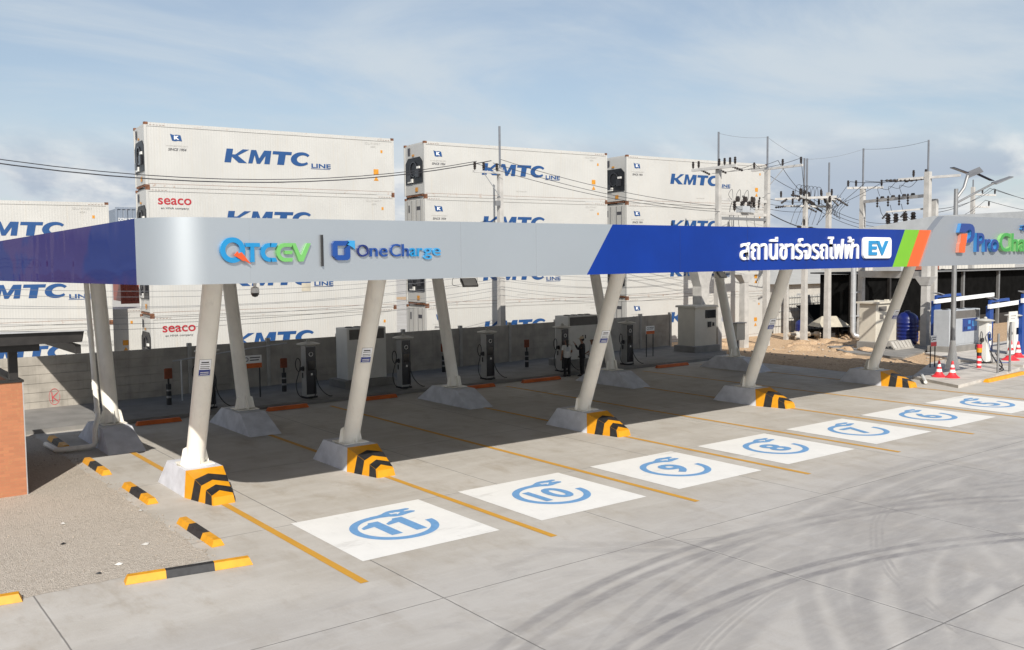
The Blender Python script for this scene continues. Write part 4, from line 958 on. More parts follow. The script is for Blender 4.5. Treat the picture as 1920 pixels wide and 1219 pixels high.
def person(label, loc, rz, shirt, trous, hairm, pose, H=1.68, cap=False):
    t = thing('person', label, 'person', loc, rz); s = H/1.68
    # joints, facing +Y; pose gives elbow and wrist for left and right
    L, Rr = pose
    V = lambda *a: tuple(x*s for x in a[:3])+(a[3]*s if not isinstance(a[3], tuple) else tuple(q*s for q in a[3]),)
    B = [V(0, 0, .90, (.14, .10)), V(0, .0, 1.12, (.13, .09)), V(0, -.01, 1.34, (.15, .10)), V(0, 0, 1.45, .055), V(0, .02, 1.53, .068), V(0, .035, 1.62, .082), V(0, .02, 1.66, .05)]
    E = [(0, 1), (1, 2), (2, 3), (3, 4), (4, 5), (5, 6)]
    hands = []
    for sx, (el, wr) in ((-1, L), (1, Rr)):
        i = len(B); B += [V(sx*.17, -.01, 1.37, .055), V(*el, .042), V(*wr, .030)]
        d = (Vector(wr)-Vector(el)).normalized(); p = Vector(wr)+d*.07
        B += [V(*p, (.036, .018))]; E += [(2, i), (i, i+1), (i+1, i+2), (i+2, i+3)]
        hands.append((Vector(wr), d, sx))
    for sx in (-1, 1):
        i = len(B); B += [V(sx*.09, 0, .82, .088), V(sx*.10, .02, .47, .058), V(sx*.10, -.01, .09, .038), V(sx*.105, .10, .035, .034)]
        E += [(0, i), (i, i+1), (i+1, i+2), (i+2, i+3)]
    body = skin('body', B, E, 'skin', t)
    hb = MB()
    for (w, d, sx) in hands:                              # five fingers each
        side = d.cross(Vector((0, 1, 0)) if abs(d.y) < .8 else Vector((0, 0, 1))).normalized(); nrm = side.cross(d)
        for k, ln in enumerate((.068, .076, .070, .055)):
            a = w+d*.095+side*(.024-.016*k); c = a+d*ln*.55+nrm*.012; e = c+d*ln*.4+nrm*.03
            hb.tube([tuple(q*s for q in a-d*.02), tuple(q*s for q in c), tuple(q*s for q in e)], [.009*s, .008*s, .006*s], 6)
        a = w+d*.03+side*.025; hb.tube([tuple(q*s for q in a), tuple(q*s for q in a+d*.03+side*.02+nrm*.01), tuple(q*s for q in a+d*.06+side*.022+nrm*.02)], [.010*s, .009*s, .007*s], 6)
    hb.build('fingers', 'skin', body, smooth=True)
    fb = MB(); fb.lathe([(.006, -.02), (.014, 0), (.006, .02)], 8, (0, .118*s, 1.60*s)); 
    for sx in (-1, 1): fb.lathe([(.008, -.028), (.018, 0), (.008, .028)], 6, (sx*.083*s, .03*s, 1.605*s))
    fb.build('nose_and_ears', 'skin', body, smooth=True)
    eb = MB()
    for sx in (-1, 1): eb.lathe([(.004, -.008), (.011, 0), (.004, .008)], 8, (sx*.032*s, .108*s, 1.625*s))
    eb.box(-.025*s, .025*s, .095*s, .104*s, 1.553*s, 1.562*s); eb.build('eyes_and_mouth', 'hair', body)
    S_ = [V(0, 0, .78, (.18, .15)), V(0, 0, .95, (.18, .15)), V(0, 0, 1.12, (.175, .15)), V(0, -.01, 1.33, (.185, .15)), V(0, -.005, 1.41, (.085, .075))]; SE = [(0, 1), (1, 2), (2, 3), (3, 4)]
    for sx, (el, wr) in ((-1, L), (1, Rr)):
        sh_ = Vector((sx*.17, -.01, 1.37)); e_ = Vector(el); q = sh_.lerp(e_, .75 if shirt == 'shirt_white' else 1.0)
        i = len(S_); S_ += [V(*sh_, .074), V(*q, .062)]; SE += [(3, i), (i, i+1)]
        if shirt != 'shirt_white': q2 = e_.lerp(Vector(wr), .9); S_ += [V(*q2, .044)]; SE += [(i+1, i+2)]
    skin('shirt', S_, SE, shirt, t)
    T_ = [V(0, 0, .96, (.155, .11))]; TE = []
    for sx in (-1, 1):
        i = len(T_); T_ += [V(sx*.09, 0, .80, .102), V(sx*.10, .02, .47, .078), V(sx*.10, -.005, .07, .062)]; TE += [(0, i), (i, i+1), (i+1, i+2)]
    skin('trousers', T_, TE, trous, t)
    for sx in (-1, 1):
        b = MB(); b.hexa([(sx*.105*s-.045, -.06, 0), (sx*.105*s+.045, -.06, 0), (sx*.105*s+.05, .20, 0), (sx*.105*s-.05, .20, 0), (sx*.105*s-.04, -.05, .09), (sx*.105*s+.04, -.05, .09), (sx*.105*s+.04, .17, .05), (sx*.105*s-.04, .17, .05)]); b.build('shoe', 'rubber_black', t)
    hp = [V(0, .0, 1.66, .095), V(0, -.03, 1.60, .088), V(0, -.045, 1.52, .06)]
    if hairm == 'long': hp += [V(0, -.07, 1.42, .055), V(0, -.08, 1.32, .035)]
    skin('hair', hp, [(i, i+1) for i in range(len(hp)-1)], 'hair', t)
    if cap:
        b = MB(); b.lathe([(.102, 0), (.104, .04), (.085, .09), (.04, .115), (.0, .12)], 16, (0, .01, 1.635*s)); b.prism([(-.075, .09), (.075, .09), (.06, .19), (0, .21), (-.06, .19)], XY(1.64*s), 0, .012); b.build('cap', 'cap_beige', t, smooth=True)
    if shirt == 'shirt_white':
        b = MB(); b.box(-.075, .075, -.150*s, -.128*s, 1.14*s, 1.34*s); b.build('shirt_print', 'cabinet_grey', t)
    return t
person('person in a white printed T-shirt and dark trousers seen from behind', (20.15, 18.35, .0), R(-20), 'shirt_white', 'cloth_dark', 'long', (((-.24, -.02, 1.10), (-.25, .05, .86)), ((.25, .05, 1.11), (.24, .27, 1.02))))
person('person in dark clothes and a beige cap raising one hand', (20.75, 18.0, .0), R(35), 'cloth_dark', 'cloth_dark', 'short', (((-.27, .12, 1.18), (-.16, .27, 1.40)), ((.25, .0, 1.10), (.24, .14, .90))), 1.74, True)
person('dark haired person in pale shirt half hidden by the slanting column', (21.55, 18.2, .0), R(70), 'shirt_white', 'cloth_dark', 'short', (((-.24, .02, 1.10), (-.20, .22, 1.0)), ((.24, .02, 1.10), (.20, .22, 1.0))), 1.62)

# ------------------------------------------------------------------ utility poles and switch frames
def ins_pin(mb, x, y, z, h=.42, r=.085):
    mb.lathe([(.02, 0), (.03, h*.1), (r*.9, h*.22), (r*.6, h*.32), (r, h*.42), (r*.65, h*.52), (r, h*.64), (r*.6, h*.75), (r*.9, h*.86), (r*.5, h)], 10, (x, y, z))
def ins_string(mb, a, b, n=5, r=.075):
    a, b = Vector(a), Vector(b); pts = []; rs = []
    for i in range(n*2+1):
        pts.append(a.lerp(b, i/(n*2))); rs.append(.025 if i % 2 == 0 else r)
    mb.tube(pts, rs, 8)
def pole(label, x, y, ztop, rod=None, w0=.36, w1=.22):
    t = thing('utility_pole', label, 'utility pole', (x, y, 0), 0, 'concrete utility poles')
    b = MB(); b.hexa([(-w0/2, -w0/2, 0), (w0/2, -w0/2, 0), (w0/2, w0/2, 0), (-w0/2, w0/2, 0), (-w1/2, -w1/2, ztop), (w1/2, -w1/2, ztop), (w1/2, w1/2, ztop), (-w1/2, w1/2, ztop)]); b.build('shaft', 'pole_concrete', t)
    if rod: b = MB(); b.tube([(0, 0, ztop-.3), (0, 0, rod)], .055, 8); b.build('ground_wire_rod', 'rod_grey', t)
    return t
def arm(t, a, b, pins=(), strings=(), w=.13, brace=None):
    m = MB(); m.beam(a, b, w, w); o = m.build('crossarm', 'arm_grey', t)
    for f in pins:
        p = Vector(a).lerp(Vector(b), f); q = MB(); ins_pin(q, p.x, p.y, p.z+w/2); q.build('insulator', 'insulator', o, smooth=True)
    for f, d in strings:
        p = Vector(a).lerp(Vector(b), f); q = MB(); ins_string(q, p+Vector((0, 0, -.02)), p+Vector(d)); q.build('insulator', 'insulator', o, smooth=True)
    if brace: m = MB(); m.tube([brace[0], brace[1]], .025, 6); m.build('brace', 'galv', o)
    return o
# slim pole in front of the middle stack
pA = pole('slim concrete pole with one short crossarm before the middle stack', 21.55, 25.15, 10.0, 12.1, .34, .22)
arm(pA, (-.1, -.14, 9.72), (-1.75, -.14, 9.72), (.12, .62, .95), (), .11, ((-1.1, -.14, 9.66), (-.1, -.14, 8.5)))
b = MB(); b.box(-.45, -.16, -.25, -.15, 8.05, 8.30); b.build('flood_lamp', 'steel_grey', pA)
# first switch frame
pB = pole('left pole of the switch frame standing before the right container stack', 34.35, 21.65, 10.3, 12.38, .34, .24)
arm(pB, (-.22, 1.75, 10.36), (-.22, -1.45, 10.36), (.02, .15, .62, .74, .86, .97), ((.2, (.8, 0, -.25)), (.55, (.9, 0, -.25)), (.9, (.95, 0, -.2))), .15)
for z, m_ in ((8.62, 'arm_grey'), (7.82, 'pole_concrete'), (7.55, 'steel_grey')):
    b = MB(); b.beam((.2, 0, z), (4.55, 0, z-.02), .14, .16); b.build('cross_beam', m_, pB)
def one(par, fn, nm='insulator', m='insulator'):
    q = MB(); fn(q); q.build(nm, m, par, smooth=True)
for x in (1.5, 2.2, 2.9):
    one(pB, lambda q: q.lathe([(.10, -.16), (.14, 0), (.10, .16)], 8, (x, -.16, 8.66)), 'switch_knob')
    one(pB, lambda q: ins_string(q, (x+.55, -.2, 8.85), (x+.42, -.2, 8.2), 4, .06), 'fuse_cutout')
for x in (1.35, 2.0, 2.6, 3.1): one(pB, lambda q: ins_pin(q, x, -.05, 7.95, .62, .11), 'bushing')
one(pB, lambda q: ins_string(q, (2.25, -.05, 8.45), (2.1, -.05, 8.9), 3, .07), 'bushing'); one(pB, lambda q: ins_string(q, (2.75, -.05, 8.4), (2.9, -.05, 8.85), 3, .07), 'bushing')
b = MB(); b.box(1.85, 2.5, -.25, .25, 7.92, 8.28); b.box(2.6, 3.0, -.2, .2, 7.92, 8.2); b.build('measuring_unit', 'cabinet_grey', pB)
b = MB()
for x in (.9, 1.6, 2.3): cable(b, [(x, -.2, 8.6), (x-.25, -.2, 8.9), (x+.05, -.2, 9.2), (x+.12, -.2, 8.7)], .013, 5); cable(b, [(x+.2, -.2, 8.6), (x+.5, -.2, 8.15), (x+1.0, -.2, 8.1), (x+1.2, -.2, 8.5)], .013, 5)
for x in (1.1, 1.75, 2.5, 3.2): cable(b, [(x, 0, 7.8), (x+.1, 0, 7.1), (x+.5, 0, 6.9), (x+1., 0, 7.1)], .014, 5)
cable(b, [(1.2, 0, 8.5), (1.0, 0, 8.0), (1.05, 0, 6.9), (2, 0, 6.6), (4, 0, 7.0)], .02, 5)
b.build('jumper_leads', 'wire', pB)
pC = pole('right pole of the switch frame standing before the right container stack', 38.75, 21.65, 10.5, 12.45, .34, .25)
arm(pC, (.2, 1.3, 10.55), (.2, -2.3, 10.58), (.05, .62, .97), (), .13, ((.2, -1.0, 10.5), (.1, -.1, 9.6)))
pM = pole('short middle post with bracket below the blue front', 36.8, 21.75, 4.3, None, .42, .36)
b = MB(); b.hexa([(-.2, -.2, 3.85), (.2, -.2, 3.85), (.2, .2, 3.85), (-.2, .2, 3.85), (-.62, -.3, 4.32), (.62, -.3, 4.32), (.62, .3, 4.32), (-.62, .3, 4.32)]); b.build('bracket', 'arm_grey', pM)
pK = pole('thick concrete post with flared head behind the farthest rear column', 33.2, 21.9, 3.9, None, .62, .66)
b = MB(); b.hexa([(-.33, -.3, 3.7), (.33, -.3, 3.7), (.33, .3, 3.7), (-.33, .3, 3.7), (-.7, -.34, 4.6), (.6, -.34, 4.6), (.6, .34, 4.6), (-.7, .34, 4.6)]); b.build('flared_head', 'pole_concrete', pK)
# cluster pole
pD = pole('pole with two crowded tiers of crossarms right of the switch frame', 42.6, 21.7, 9.2, None, .33, .22)
for dx in (-.14, .14): b = MB(); b.tube([(dx, 0, 9.0), (dx, 0, 11.4)], .055, 8); b.build('ground_wire_rod', 'rod_grey', pD)
arm(pD, (-1.8, -.9, 8.95), (1.7, .9, 8.95), (.02, .12, .4, .5, .62, .72, .85, .97), ((.0, (-.9, 0, .05)), (.1, (-.8, -.4, -.3)), (.45, (.5, -.4, -.35)), (.6, (.6, .2, -.3)), (.8, (.7, .1, -.4)), (1., (.9, .2, -.3))), .14)
arm(pD, (-.9, 1.6, 8.95), (.9, -1.6, 8.97), (.1, .3, .75, .92), ((.2, (-.6, 0, -.3)), (.8, (.6, .3, -.3)), (.95, (.7, -.1, -.25))), .14)
arm(pD, (-1.2, -.6, 7.15), (1.3, .6, 7.15), (.3, .6, .72), ((.1, (-.8, -.2, .0)), (.3, (-.6, -.1, 0)), (.7, (.7, .1, 0)), (.9, (.9, .1, -.05)), (.95, (1.2, .2, -.05))), .13)
b = MB()
for a in range(6): x = -1.5+.55*a; cable(b, [(x, .1*a-.3, 9.1), (x+.2, .1*a-.3, 9.65), (x+.7, .1*a-.3, 9.6), (x+.9, .1*a-.2, 8.7), (x+.5, 0, 8.2), (x, 0, 7.3)], .014, 5)
b.build('jumper_leads', 'wire', pD)
pE = pole('plain slim pole just right of the crowded crossarm pole', 43.95, 20.95, 9.3, 11.15, .34, .24)
arm(pE, (-.7, .2, 8.9), (.9, -.2, 8.9), (.1,), ((.9, (.8, -.2, -.4)), (.6, (.6, -.1, -.4))), .13)
arm(pE, (-.9, -.7, 8.55), (.9, .7, 8.55), (.08, .3, .7, .95), ((.1, (-.7, -.3, -.3)), (.9, (.8, .3, -.35))), .12)
arm(pD, (-1.5, .5, 8.45), (1.6, -.5, 8.45), (.2, .45, .8), ((.05, (-.8, .2, -.1)), (.5, (.7, -.3, -.35)), (.7, (.8, 0, -.3))), .12)
b = MB()
for a in range(5): cable(b, [(-1.2+.6*a, .3*a-.6, 8.6), (-.6+.6*a, .2*a-.4, 8.1-.1*a), (.2+.4*a, .1*a, 8.2), (1.0+.3*a, 0, 9.2-.1*a)], .016, 5)
b.build('jumper_leads', 'wire', pE)
# second switch frame
pF = pole('left pole of the far switch frame above the green stripe', 46.4, 20.15, 9.6, 12.1, .36, .26)
arm(pF, (-.5, .8, 9.65), (.5, -1.1, 9.6), (.03, .25, .95), (), .13)
FR = Vector((44.4-46.4, 14.8-20.15, 0))
for z, m_ in ((8.75, 'arm_grey'), (6.85, 'pole_concrete'), (4.2, 'pole_concrete')):
    b = MB(); b.beam((0, 0, z), FR+Vector((0, 0, z)), .16 if z > 5 else .34, .18 if z > 5 else .42); b.build('cross_beam', m_, pF)
for f in (.28, .45, .62, .75):
    p = FR*f; one(pF, lambda q: ins_string(q, p+Vector((-.25, 0, 8.95)), p+Vector((-.25, 0, 8.3)), 4, .08), 'fuse_cutout'); one(pF, lambda q: q.lathe([(.10, -.15), (.15, 0), (.10, .15)], 8, (p.x+.3, p.y, 8.85)), 'switch_knob')
for f in (.42, .54, .68, .8): p = FR*f; one(pF, lambda q: ins_pin(q, p.x, p.y, 7.15, .72, .17), 'bushing')
for f in (.42, .54, .68, .8): p = FR*f; b = MB(); b.box(p.x-.22, p.x+.22, p.y-.2, p.y+.2, 6.945, 7.15); b.build('measuring_unit', 'cabinet_grey', pF)
b = MB()
b.box(FR.x*.5-.6, FR.x*.5+.6, FR.y*.5-.9, FR.y*.5+.9, 4.42, 6.0); b.build('transformer', 'cabinet_grey', pF)
b = MB()
for f in (.28, .45, .62): p = FR*f; cable(b, [(p.x, p.y, 8.4), (p.x+.1, p.y-.1, 7.9), (p.x+.3, p.y-.4, 7.5), (p.x+.1, p.y-.9, 7.5)], .016, 5); cable(b, [(p.x, p.y, 9.0), (p.x-.2, p.y, 9.5), (p.x+.4, p.y-.3, 9.4), (p.x+.5, p.y-.8, 9.9)], .014, 5)
b.build('jumper_leads', 'wire', pF)
pG = pole('tall right pole of the far switch frame beside the solar lamp', 44.4, 14.8, 10.1, 11.9, .40, .30)
arm(pG, (-.35, 1.6, 9.75), (.35, -1.7, 9.78), (.25, .45), ((.3, (-.3, 1.2, -.1)), (.5, (-.3, 1.3, -.15)), (.1, (-.2, 1.1, 0))), .14)
arm(pG, (.1, .3, 8.0), (-.6, 2.2, 7.9), (), ((.45, (-.1, .3, -.4)), (.95, (-.1, .3, -.4))), .1)
b = MB(); ins_string(b, (-.1, .2, 7.0), (-.4, 1.5, 6.85), 8, .07); b.build('insulator', 'insulator', pG, smooth=True)
b = MB(); b.hexa([(-.22, -.22, 3.6), (.22, -.22, 3.6), (.22, .22, 3.6), (-.22, .22, 3.6), (-.4, -.5, 4.1), (.4, -.5, 4.1), (.4, .5, 4.1), (-.4, .5, 4.1)]); b.build('bracket', 'arm_grey', pG)
pG2 = pole('second pole standing close behind the tall frame pole', 45.6, 15.0, 8.6, None, .36, .28)
pH = pole('distant pole with two small side arms right of the solar lamp', 70.3, 25.0, 11.0, 11.6, .4, .26)
arm(pH, (.1, 0, 10.4), (2.2, -.8, 10.35), (.4, .97), (), .14); arm(pH, (.1, 0, 9.4), (1.6, -.6, 9.35), (.97,), (), .14)
pole('thin pale post behind the second right column', 43.1, 23.4, 3.7, None, .24, .22)
t = thing('conduit_pipe', 'grey square conduit bending at the ground beside the frame pole', 'pipe', (45.6, 20.2, 0))
b = MB(); b.tube([(0, 0, 4.6), (0, 0, .55), (.05, -.1, .3), (.3, -.6, .18), (1.0, -2.8, .18)], .17, 10); b.build('pipe', 'galv', t, smooth=True)
b = MB(); b.box(-.2, .7, -.06, .06, 1.5, 1.58); b.box(-.2, .7, -.06, .06, 3.0, 3.08); b.build('clamp', 'galv', t)

# overhead lines
def wire(label, a, b, sag, r=.016, m='wire', grp='overhead lines', name='overhead_wire'):
    a, b = Vector(a), Vector(b); q = MB(); n = 18
    q.tube([a.lerp(b, i/n)-Vector((0, 0, 4*sag*(i/n)*(1-i/n))) for i in range(n+1)], r, 5)
    tag(q.build(name, m), label, 'cable', grp)
wire('upper of the lines crossing the left containers to the slim pole', (-9, 25.6, 10.4), (20.0, 25.0, 10.22), 1.55, .018)
wire('lower thick line crossing the left containers to the slim pole', (-9, 25.6, 10.2), (20.9, 25.0, 10.30), 1.62, .024)
wire('upper line from the slim pole down to the switch frame', (21.5, 25.0, 10.4), (34.3, 21.9, 8.25), .32, .014)
wire('middle line from the slim pole down to the switch frame', (21.0, 25.0, 10.2), (34.3, 21.7, 8.05), .40, .014)
wire('lower line from the slim pole down to the switch frame', (20.0, 25.0, 10.1), (34.3, 21.5, 7.9), .42, .014)
for i, (dy, z) in enumerate(((1.1, 10.95), (-.6, 11.0), (-2.2, 11.0))):
    wire('%s line joining the tops of the first switch frame' % ['rear', 'middle', 'front'][i], (35.2, 21.65+1.2-1.3*i, 10.2), (38.95, 21.65+dy, z), .12, .014)
    wire('%s line dropping from the first switch frame to the crowded pole' % ['rear', 'middle', 'front'][i], (38.95, 21.65+dy, z), (41.1+.5*i, 21.0+.2*i, 9.2), .15, .016)
    wire('%s line rising from the slim pole to the far switch frame' % ['rear', 'middle', 'front'][i], (43.2+.6*i, 21.3, 7.3+.5*i), (46.0+.4*i, 20.8-.8*i, 10.05-.1*i), .08, .016)
    wire('%s line along the top of the far switch frame' % ['rear', 'middle', 'front'][i], (46.0+.4*i, 20.8-.8*i, 10.05), (44.3+.2*i, 16.1-.7*i, 9.75), .12, .018)
wire('thin ground wire over the first switch frame', (34.35, 21.65, 12.3), (38.75, 21.65, 12.4), .12, .008, 'wire_grey')
wire('thin ground wire from the first switch frame to the crowded pole', (38.75, 21.65, 12.4), (42.6, 21.7, 11.3), .1, .008, 'wire_grey')
wire('thin ground wire from the crowded pole to the far frame', (42.7, 21.7, 11.35), (46.4, 20.15, 12.05), .15, .008, 'wire_grey')
wire('thin ground wire over the far switch frame', (46.4, 20.15, 12.05), (44.4, 14.8, 11.85), .15, .010, 'wire_grey')
wire('thick low cable behind the blue front, left span', (38.8, 21.7, 8.0), (42.6, 21.8, 7.1), .08, .03)
wire('thick low cable behind the blue front, right span', (42.6, 21.8, 7.1), (46.5, 20.3, 6.85), .08, .03)
wire('thick low cable behind the far switch frame', (46.5, 20.3, 6.9), (45.6, 15.1, 6.9), .05, .03)
for i, z in enumerate((8.7, 8.5, 7.9)):
    wire('%s line running off right from the far frame' % ['upper', 'middle', 'lower'][i], (45.6, 15.0, z-.7), (72.4-.7*i, 24.3, 10.9-1.0*(i == 2)), .35, .018)
    wire('%s distant line from the far pole out of frame' % ['upper', 'middle', 'lower'][i], (72.4-.7*i, 24.3, 10.9-1.0*(i == 2)), (96, 24, 9.4-1.0*(i == 2)+.3*i), .5, .020)
    wire('%s faint line between the first frame and the far frame' % ['upper', 'middle', 'lower'][i], (43.3, 21.6, 8.9-.25*i), (60, 25, 8.0-.25*i), .7, .016)
    wire('%s faint line entering the crowded pole from the left' % ['upper', 'middle', 'lower'][i], (38.9, 22.1, 8.9-.3*i), (42.4, 21.7, 8.7-.3*i), .1, .014)
for i in range(7):
    z = 4.25-.22*i+(.08 if i % 2 else 0)
    wire('sagging service line %s along the wall, left part' % ['first from top', 'second from top', 'third from top', 'fourth from top', 'fifth from top', 'sixth from top', 'seventh from top', 'lowest'][i], (-10, 24.6, z+.9-.05*i), (21.5, 25.0, z+.55), .85+.06*(i % 3), .0085, 'wire_grey', 'service lines along the wall')
    wire('sagging service line %s along the wall, right part' % ['first from top', 'second from top', 'third from top', 'fourth from top', 'fifth from top', 'sixth from top', 'seventh from top', 'lowest'][i], (21.5, 25.0, z+.55), (34.3, 22.0, z+.4), .45+.05*(i % 3), .0085, 'wire_grey', 'service lines along the wall')

# ------------------------------------------------------------------ solar street lamp
t = thing('solar_street_lamp', 'tall grey street lamp with solar panels on top beside the cones', 'street lamp', (34.45, 8.05, .12))
b = MB(); b.tube([(0, 0, 0), (0, 0, 3.2), (.0, 0, 8.15)], [.12, .11, .09], 14); b.build('pole', 'steel_grey', t, smooth=True)
b = MB(); b.lathe([(.34, 0), (.30, .05), (.16, .8), (.12, 1.3)], 12); b.build('concrete_base', 'column_cream', t, smooth=True)
b = MB(); b.tube([(0, 0, 7.7), (.4, -.15, 8.2), (.6, -.2, 8.75)], .07, 8); b.tube([(0, 0, 7.5), (1.0, -.3, 7.95), (2.4, -.6, 8.5)], .05, 8); b.build('bracket', 'steel_grey', t)
def panel_(c, u, v, m, nm, th=.05):
    c, u, v = Vector(c), Vector(u), Vector(v); n = u.cross(v).normalized()*th
    q = MB(); q.hexa([c-u-v, c+u-v, c+u+v, c-u+v, c-u-v+n, c+u-v+n, c+u+v+n, c-u+v+n]); q.build(nm, m, t)
panel_((.25, .0, 8.98), (.42, -.13, -.11), (.04, .12, .0), 'solar_cell', 'solar_panel', .03); panel_((1.0, -.3, 8.90), (.22, -.22, .13), (.10, .14, .12), 'steel_grey', 'solar_panel', .03); panel_((1.65, -.45, 8.70), (.55, -.08, -.14), (.04, .13, .02), 'solar_cell', 'solar_panel', .03)
b = MB(); b.hexa([(2.2, -.75, 8.38), (3.4, -.95, 8.75), (3.4, -.75, 8.78), (2.2, -.5, 8.42), (2.2, -.75, 8.45), (3.4, -.95, 8.79), (3.4, -.75, 8.82), (2.2, -.5, 8.5)]); b.build('lamp_head', 'steel_grey', t)

# cones, posts, bollard, loose pipe on the island
def cone(label, loc, h=.70):
    t = thing('traffic_cone', label, 'traffic cone', loc, 0, 'red and white traffic cones'); k = h/.7
    b = MB(); b.lathe([(.30*k, 0), (.30*k, .025), (.24*k, .06), (.17*k, .13), (.125*k, .22)], 16); b.build('base', 'cone_red', t, smooth=True)
    for z0, z1, m in ((.22, .34, 'white_plain'), (.34, .44, 'cone_red'), (.44, .55, 'white_plain'), (.55, .70, 'cone_red')):
        r = lambda z: (.125-.19*(z-.22))*k
        b = MB(); b.lathe([(r(z0), z0*k), (r(z1), z1*k)], 16); b.build('band', m, t, smooth=True)
cone('red and white cone left of the solar lamp foot', (31.2, 6.95, .12)); cone('red and white cone right of the solar lamp foot', (31.35, 6.45, .12)); cone('taller red cone farther right behind the thin posts', (40, 8.0, .12), .98); cone('red cone cut by the right picture edge', (41.6, 8.35, .12), .8)
for x, y, h, lab in ((34.3, 5.95, 1.85, 'thin bare metal post behind the yellow kerb block'),):
    b = MB(); b.tube([(x, y, .1), (x, y, h)], .05, 10); tag(b.build('metal_post', 'steel_grey', smooth=True), lab, 'post')
t = thing('sign_post', 'thin metal post carrying a pale sign plate at the right edge', 'sign', (35.3, 5.9, .12))
b = MB(); b.tube([(0, 0, 0), (0, 0, 2.55)], .05, 10); b.build('post', 'steel_grey', t, smooth=True); b = MB(); b.box(-.35, .45, -.08, -.055, 2.2, 2.66); b.build('plate', 'cabinet_white', t)
b = MB(); b.box(-.2, .3, -.086, -.081, 2.45, 2.5); b.box(-.2, .2, -.086, -.081, 2.33, 2.37); b.build('printing', 'letter_grey', t)
t = thing('bollard', 'red and white striped bollard with yellow band left of the white charger', 'bollard', (35.6, 7.4, .12))
for z0, z1, m in ((0, .12, 'cone_red'), (.12, .2, 'white_plain'), (.2, .34, 'cone_red'), (.34, .44, 'white_plain'), (.44, .56, 'cone_red'), (.56, .72, 'rubber_black'), (.72, .92, 'stop_yellow'), (.92, 1.08, 'cone_red')):
    b = MB(); b.tube([(0, 0, z0), (0, 0, z1)], .10 if z0 < .7 else .12, 12); b.build('band', m, t, smooth=True)
b = MB(); b.tube([(29.3, 6.5, .1), (30.4, 7.2, .1), (31, 7.6, .16)], .07, 10); tag(b.build('plastic_pipe', 'pvc', smooth=True), 'white plastic pipe lying at the island edge by the last striped foundation', 'pipe')

# blue gantries and right-hand chargers
def gantry(label, x, y, z, h, arm_l, wide=.2):
    t = thing('cable_gantry', label, 'gantry', (x, y, z), 0, 'blue gantries with white arms')
    b = MB(); b.bbox(-wide, wide, -.12, .12, 0, h, .02); b.build('post', 'gantry_blue', t)
    b = MB(); b.beam((0, 0, h+.25), (arm_l*.42, 0, h+.30), .14, .14); b.box(-.07, .07, -.06, .06, h, h+.3); b.box(arm_l*.42-.07, arm_l*.42+.07, -.06, .06, h-.05, h+.24); b.build('top_frame', 'gantry_blue', t)
    b = MB(); b.beam((-.45, -.16, h-.02), (arm_l, -.16, h+.18), .12, .22); b.build('white_arm', 'white_plain', t)
    b = MB(); b.hexa([(-.1, -.2, h+.45), (.55, -.2, h+.33), (.55, .2, h+.33), (-.1, .2, h+.45), (-.1, -.2, h+.48), (.55, -.2, h+.36), (.55, .2, h+.36), (-.1, .2, h+.48)]); b.build('solar_panel', 'galv', t)
gantry('blue gantry post with long white arm behind the solar lamp pole', 43.7, 13.8, .0, 2.75, 6.4, .32)
gantry('blue gantry post with white arm behind the white charger', 43.9, 10.9, .1, 2.45, 5.0)
gantry('blue gantry post at the right picture edge', 43.2, 8.9, .1, 2.85, 4.0)
t = cabinet('grey power cabinet with blue printed screen left of the white charger', 41.6, 44.9, 11.9, 12.8, .1, 2.26, 'cabinet_grey')
b = MB(); b.box(-.3, 1.3, -.475, -.452, 1.05, 1.75); b.box(-1.68, -1.4, -.46, -.452, .1, .3); s = b.build('picture_panel', 'pc_blue', t); b = MB(); b.box(.25, .6, -.48, -.476, 1.15, 1.3); b.box(.75, 1.25, -.48, -.476, 1.3, 1.6); b.box(.3, .55, -.48, -.476, 1.45, 1.65); b.build('picture_print', 'pc_side', s)
wc = charger('white charging post with blue plug on the kerbed island', (38.0, 8.3, .12), 'charger_white', 'charger_white')
b = MB(); b.lathe([(.07, -.03), (.085, 0), (.07, .03)], 14, (0.02, -.25, 1.15)); cable(b, [(0, -.26, 1.15), (-.15, -.3, 1.5), (-.3, -.28, 1.4), (-.25, -.28, 1.1), (-.1, -.28, .8), (.1, -.3, .4), (.3, -.5, .05), (.6, -.9, .02)], .02); b.build('front_plug', 'gantry_blue', wc)
b = MB(); b.box(-.12, .12, -.223, -.217, 1.55, 1.8); b.box(-.1, .1, -.226, -.2235, 1.46, 1.5); b.build('printed_notice', 'cap_grey', wc)
wd = charger('white charging post partly cut by the right edge', (42.9, 9.2, .12), 'charger_white', 'charger_white')
b = MB(); cable(b, [(36.2, 7.2, .9), (36.0, 6.8, .4), (35.6, 6.3, .15), (34.8, 6.1, .14)], .03); cable(b, [(36.3, 7.0, .8), (36.1, 6.6, .3), (35.5, 6.4, .14)], .03)
tag(b.build('loose_cable', 'cable_black', smooth=True), 'black loose cables drooping behind the thin metal posts', 'cable')

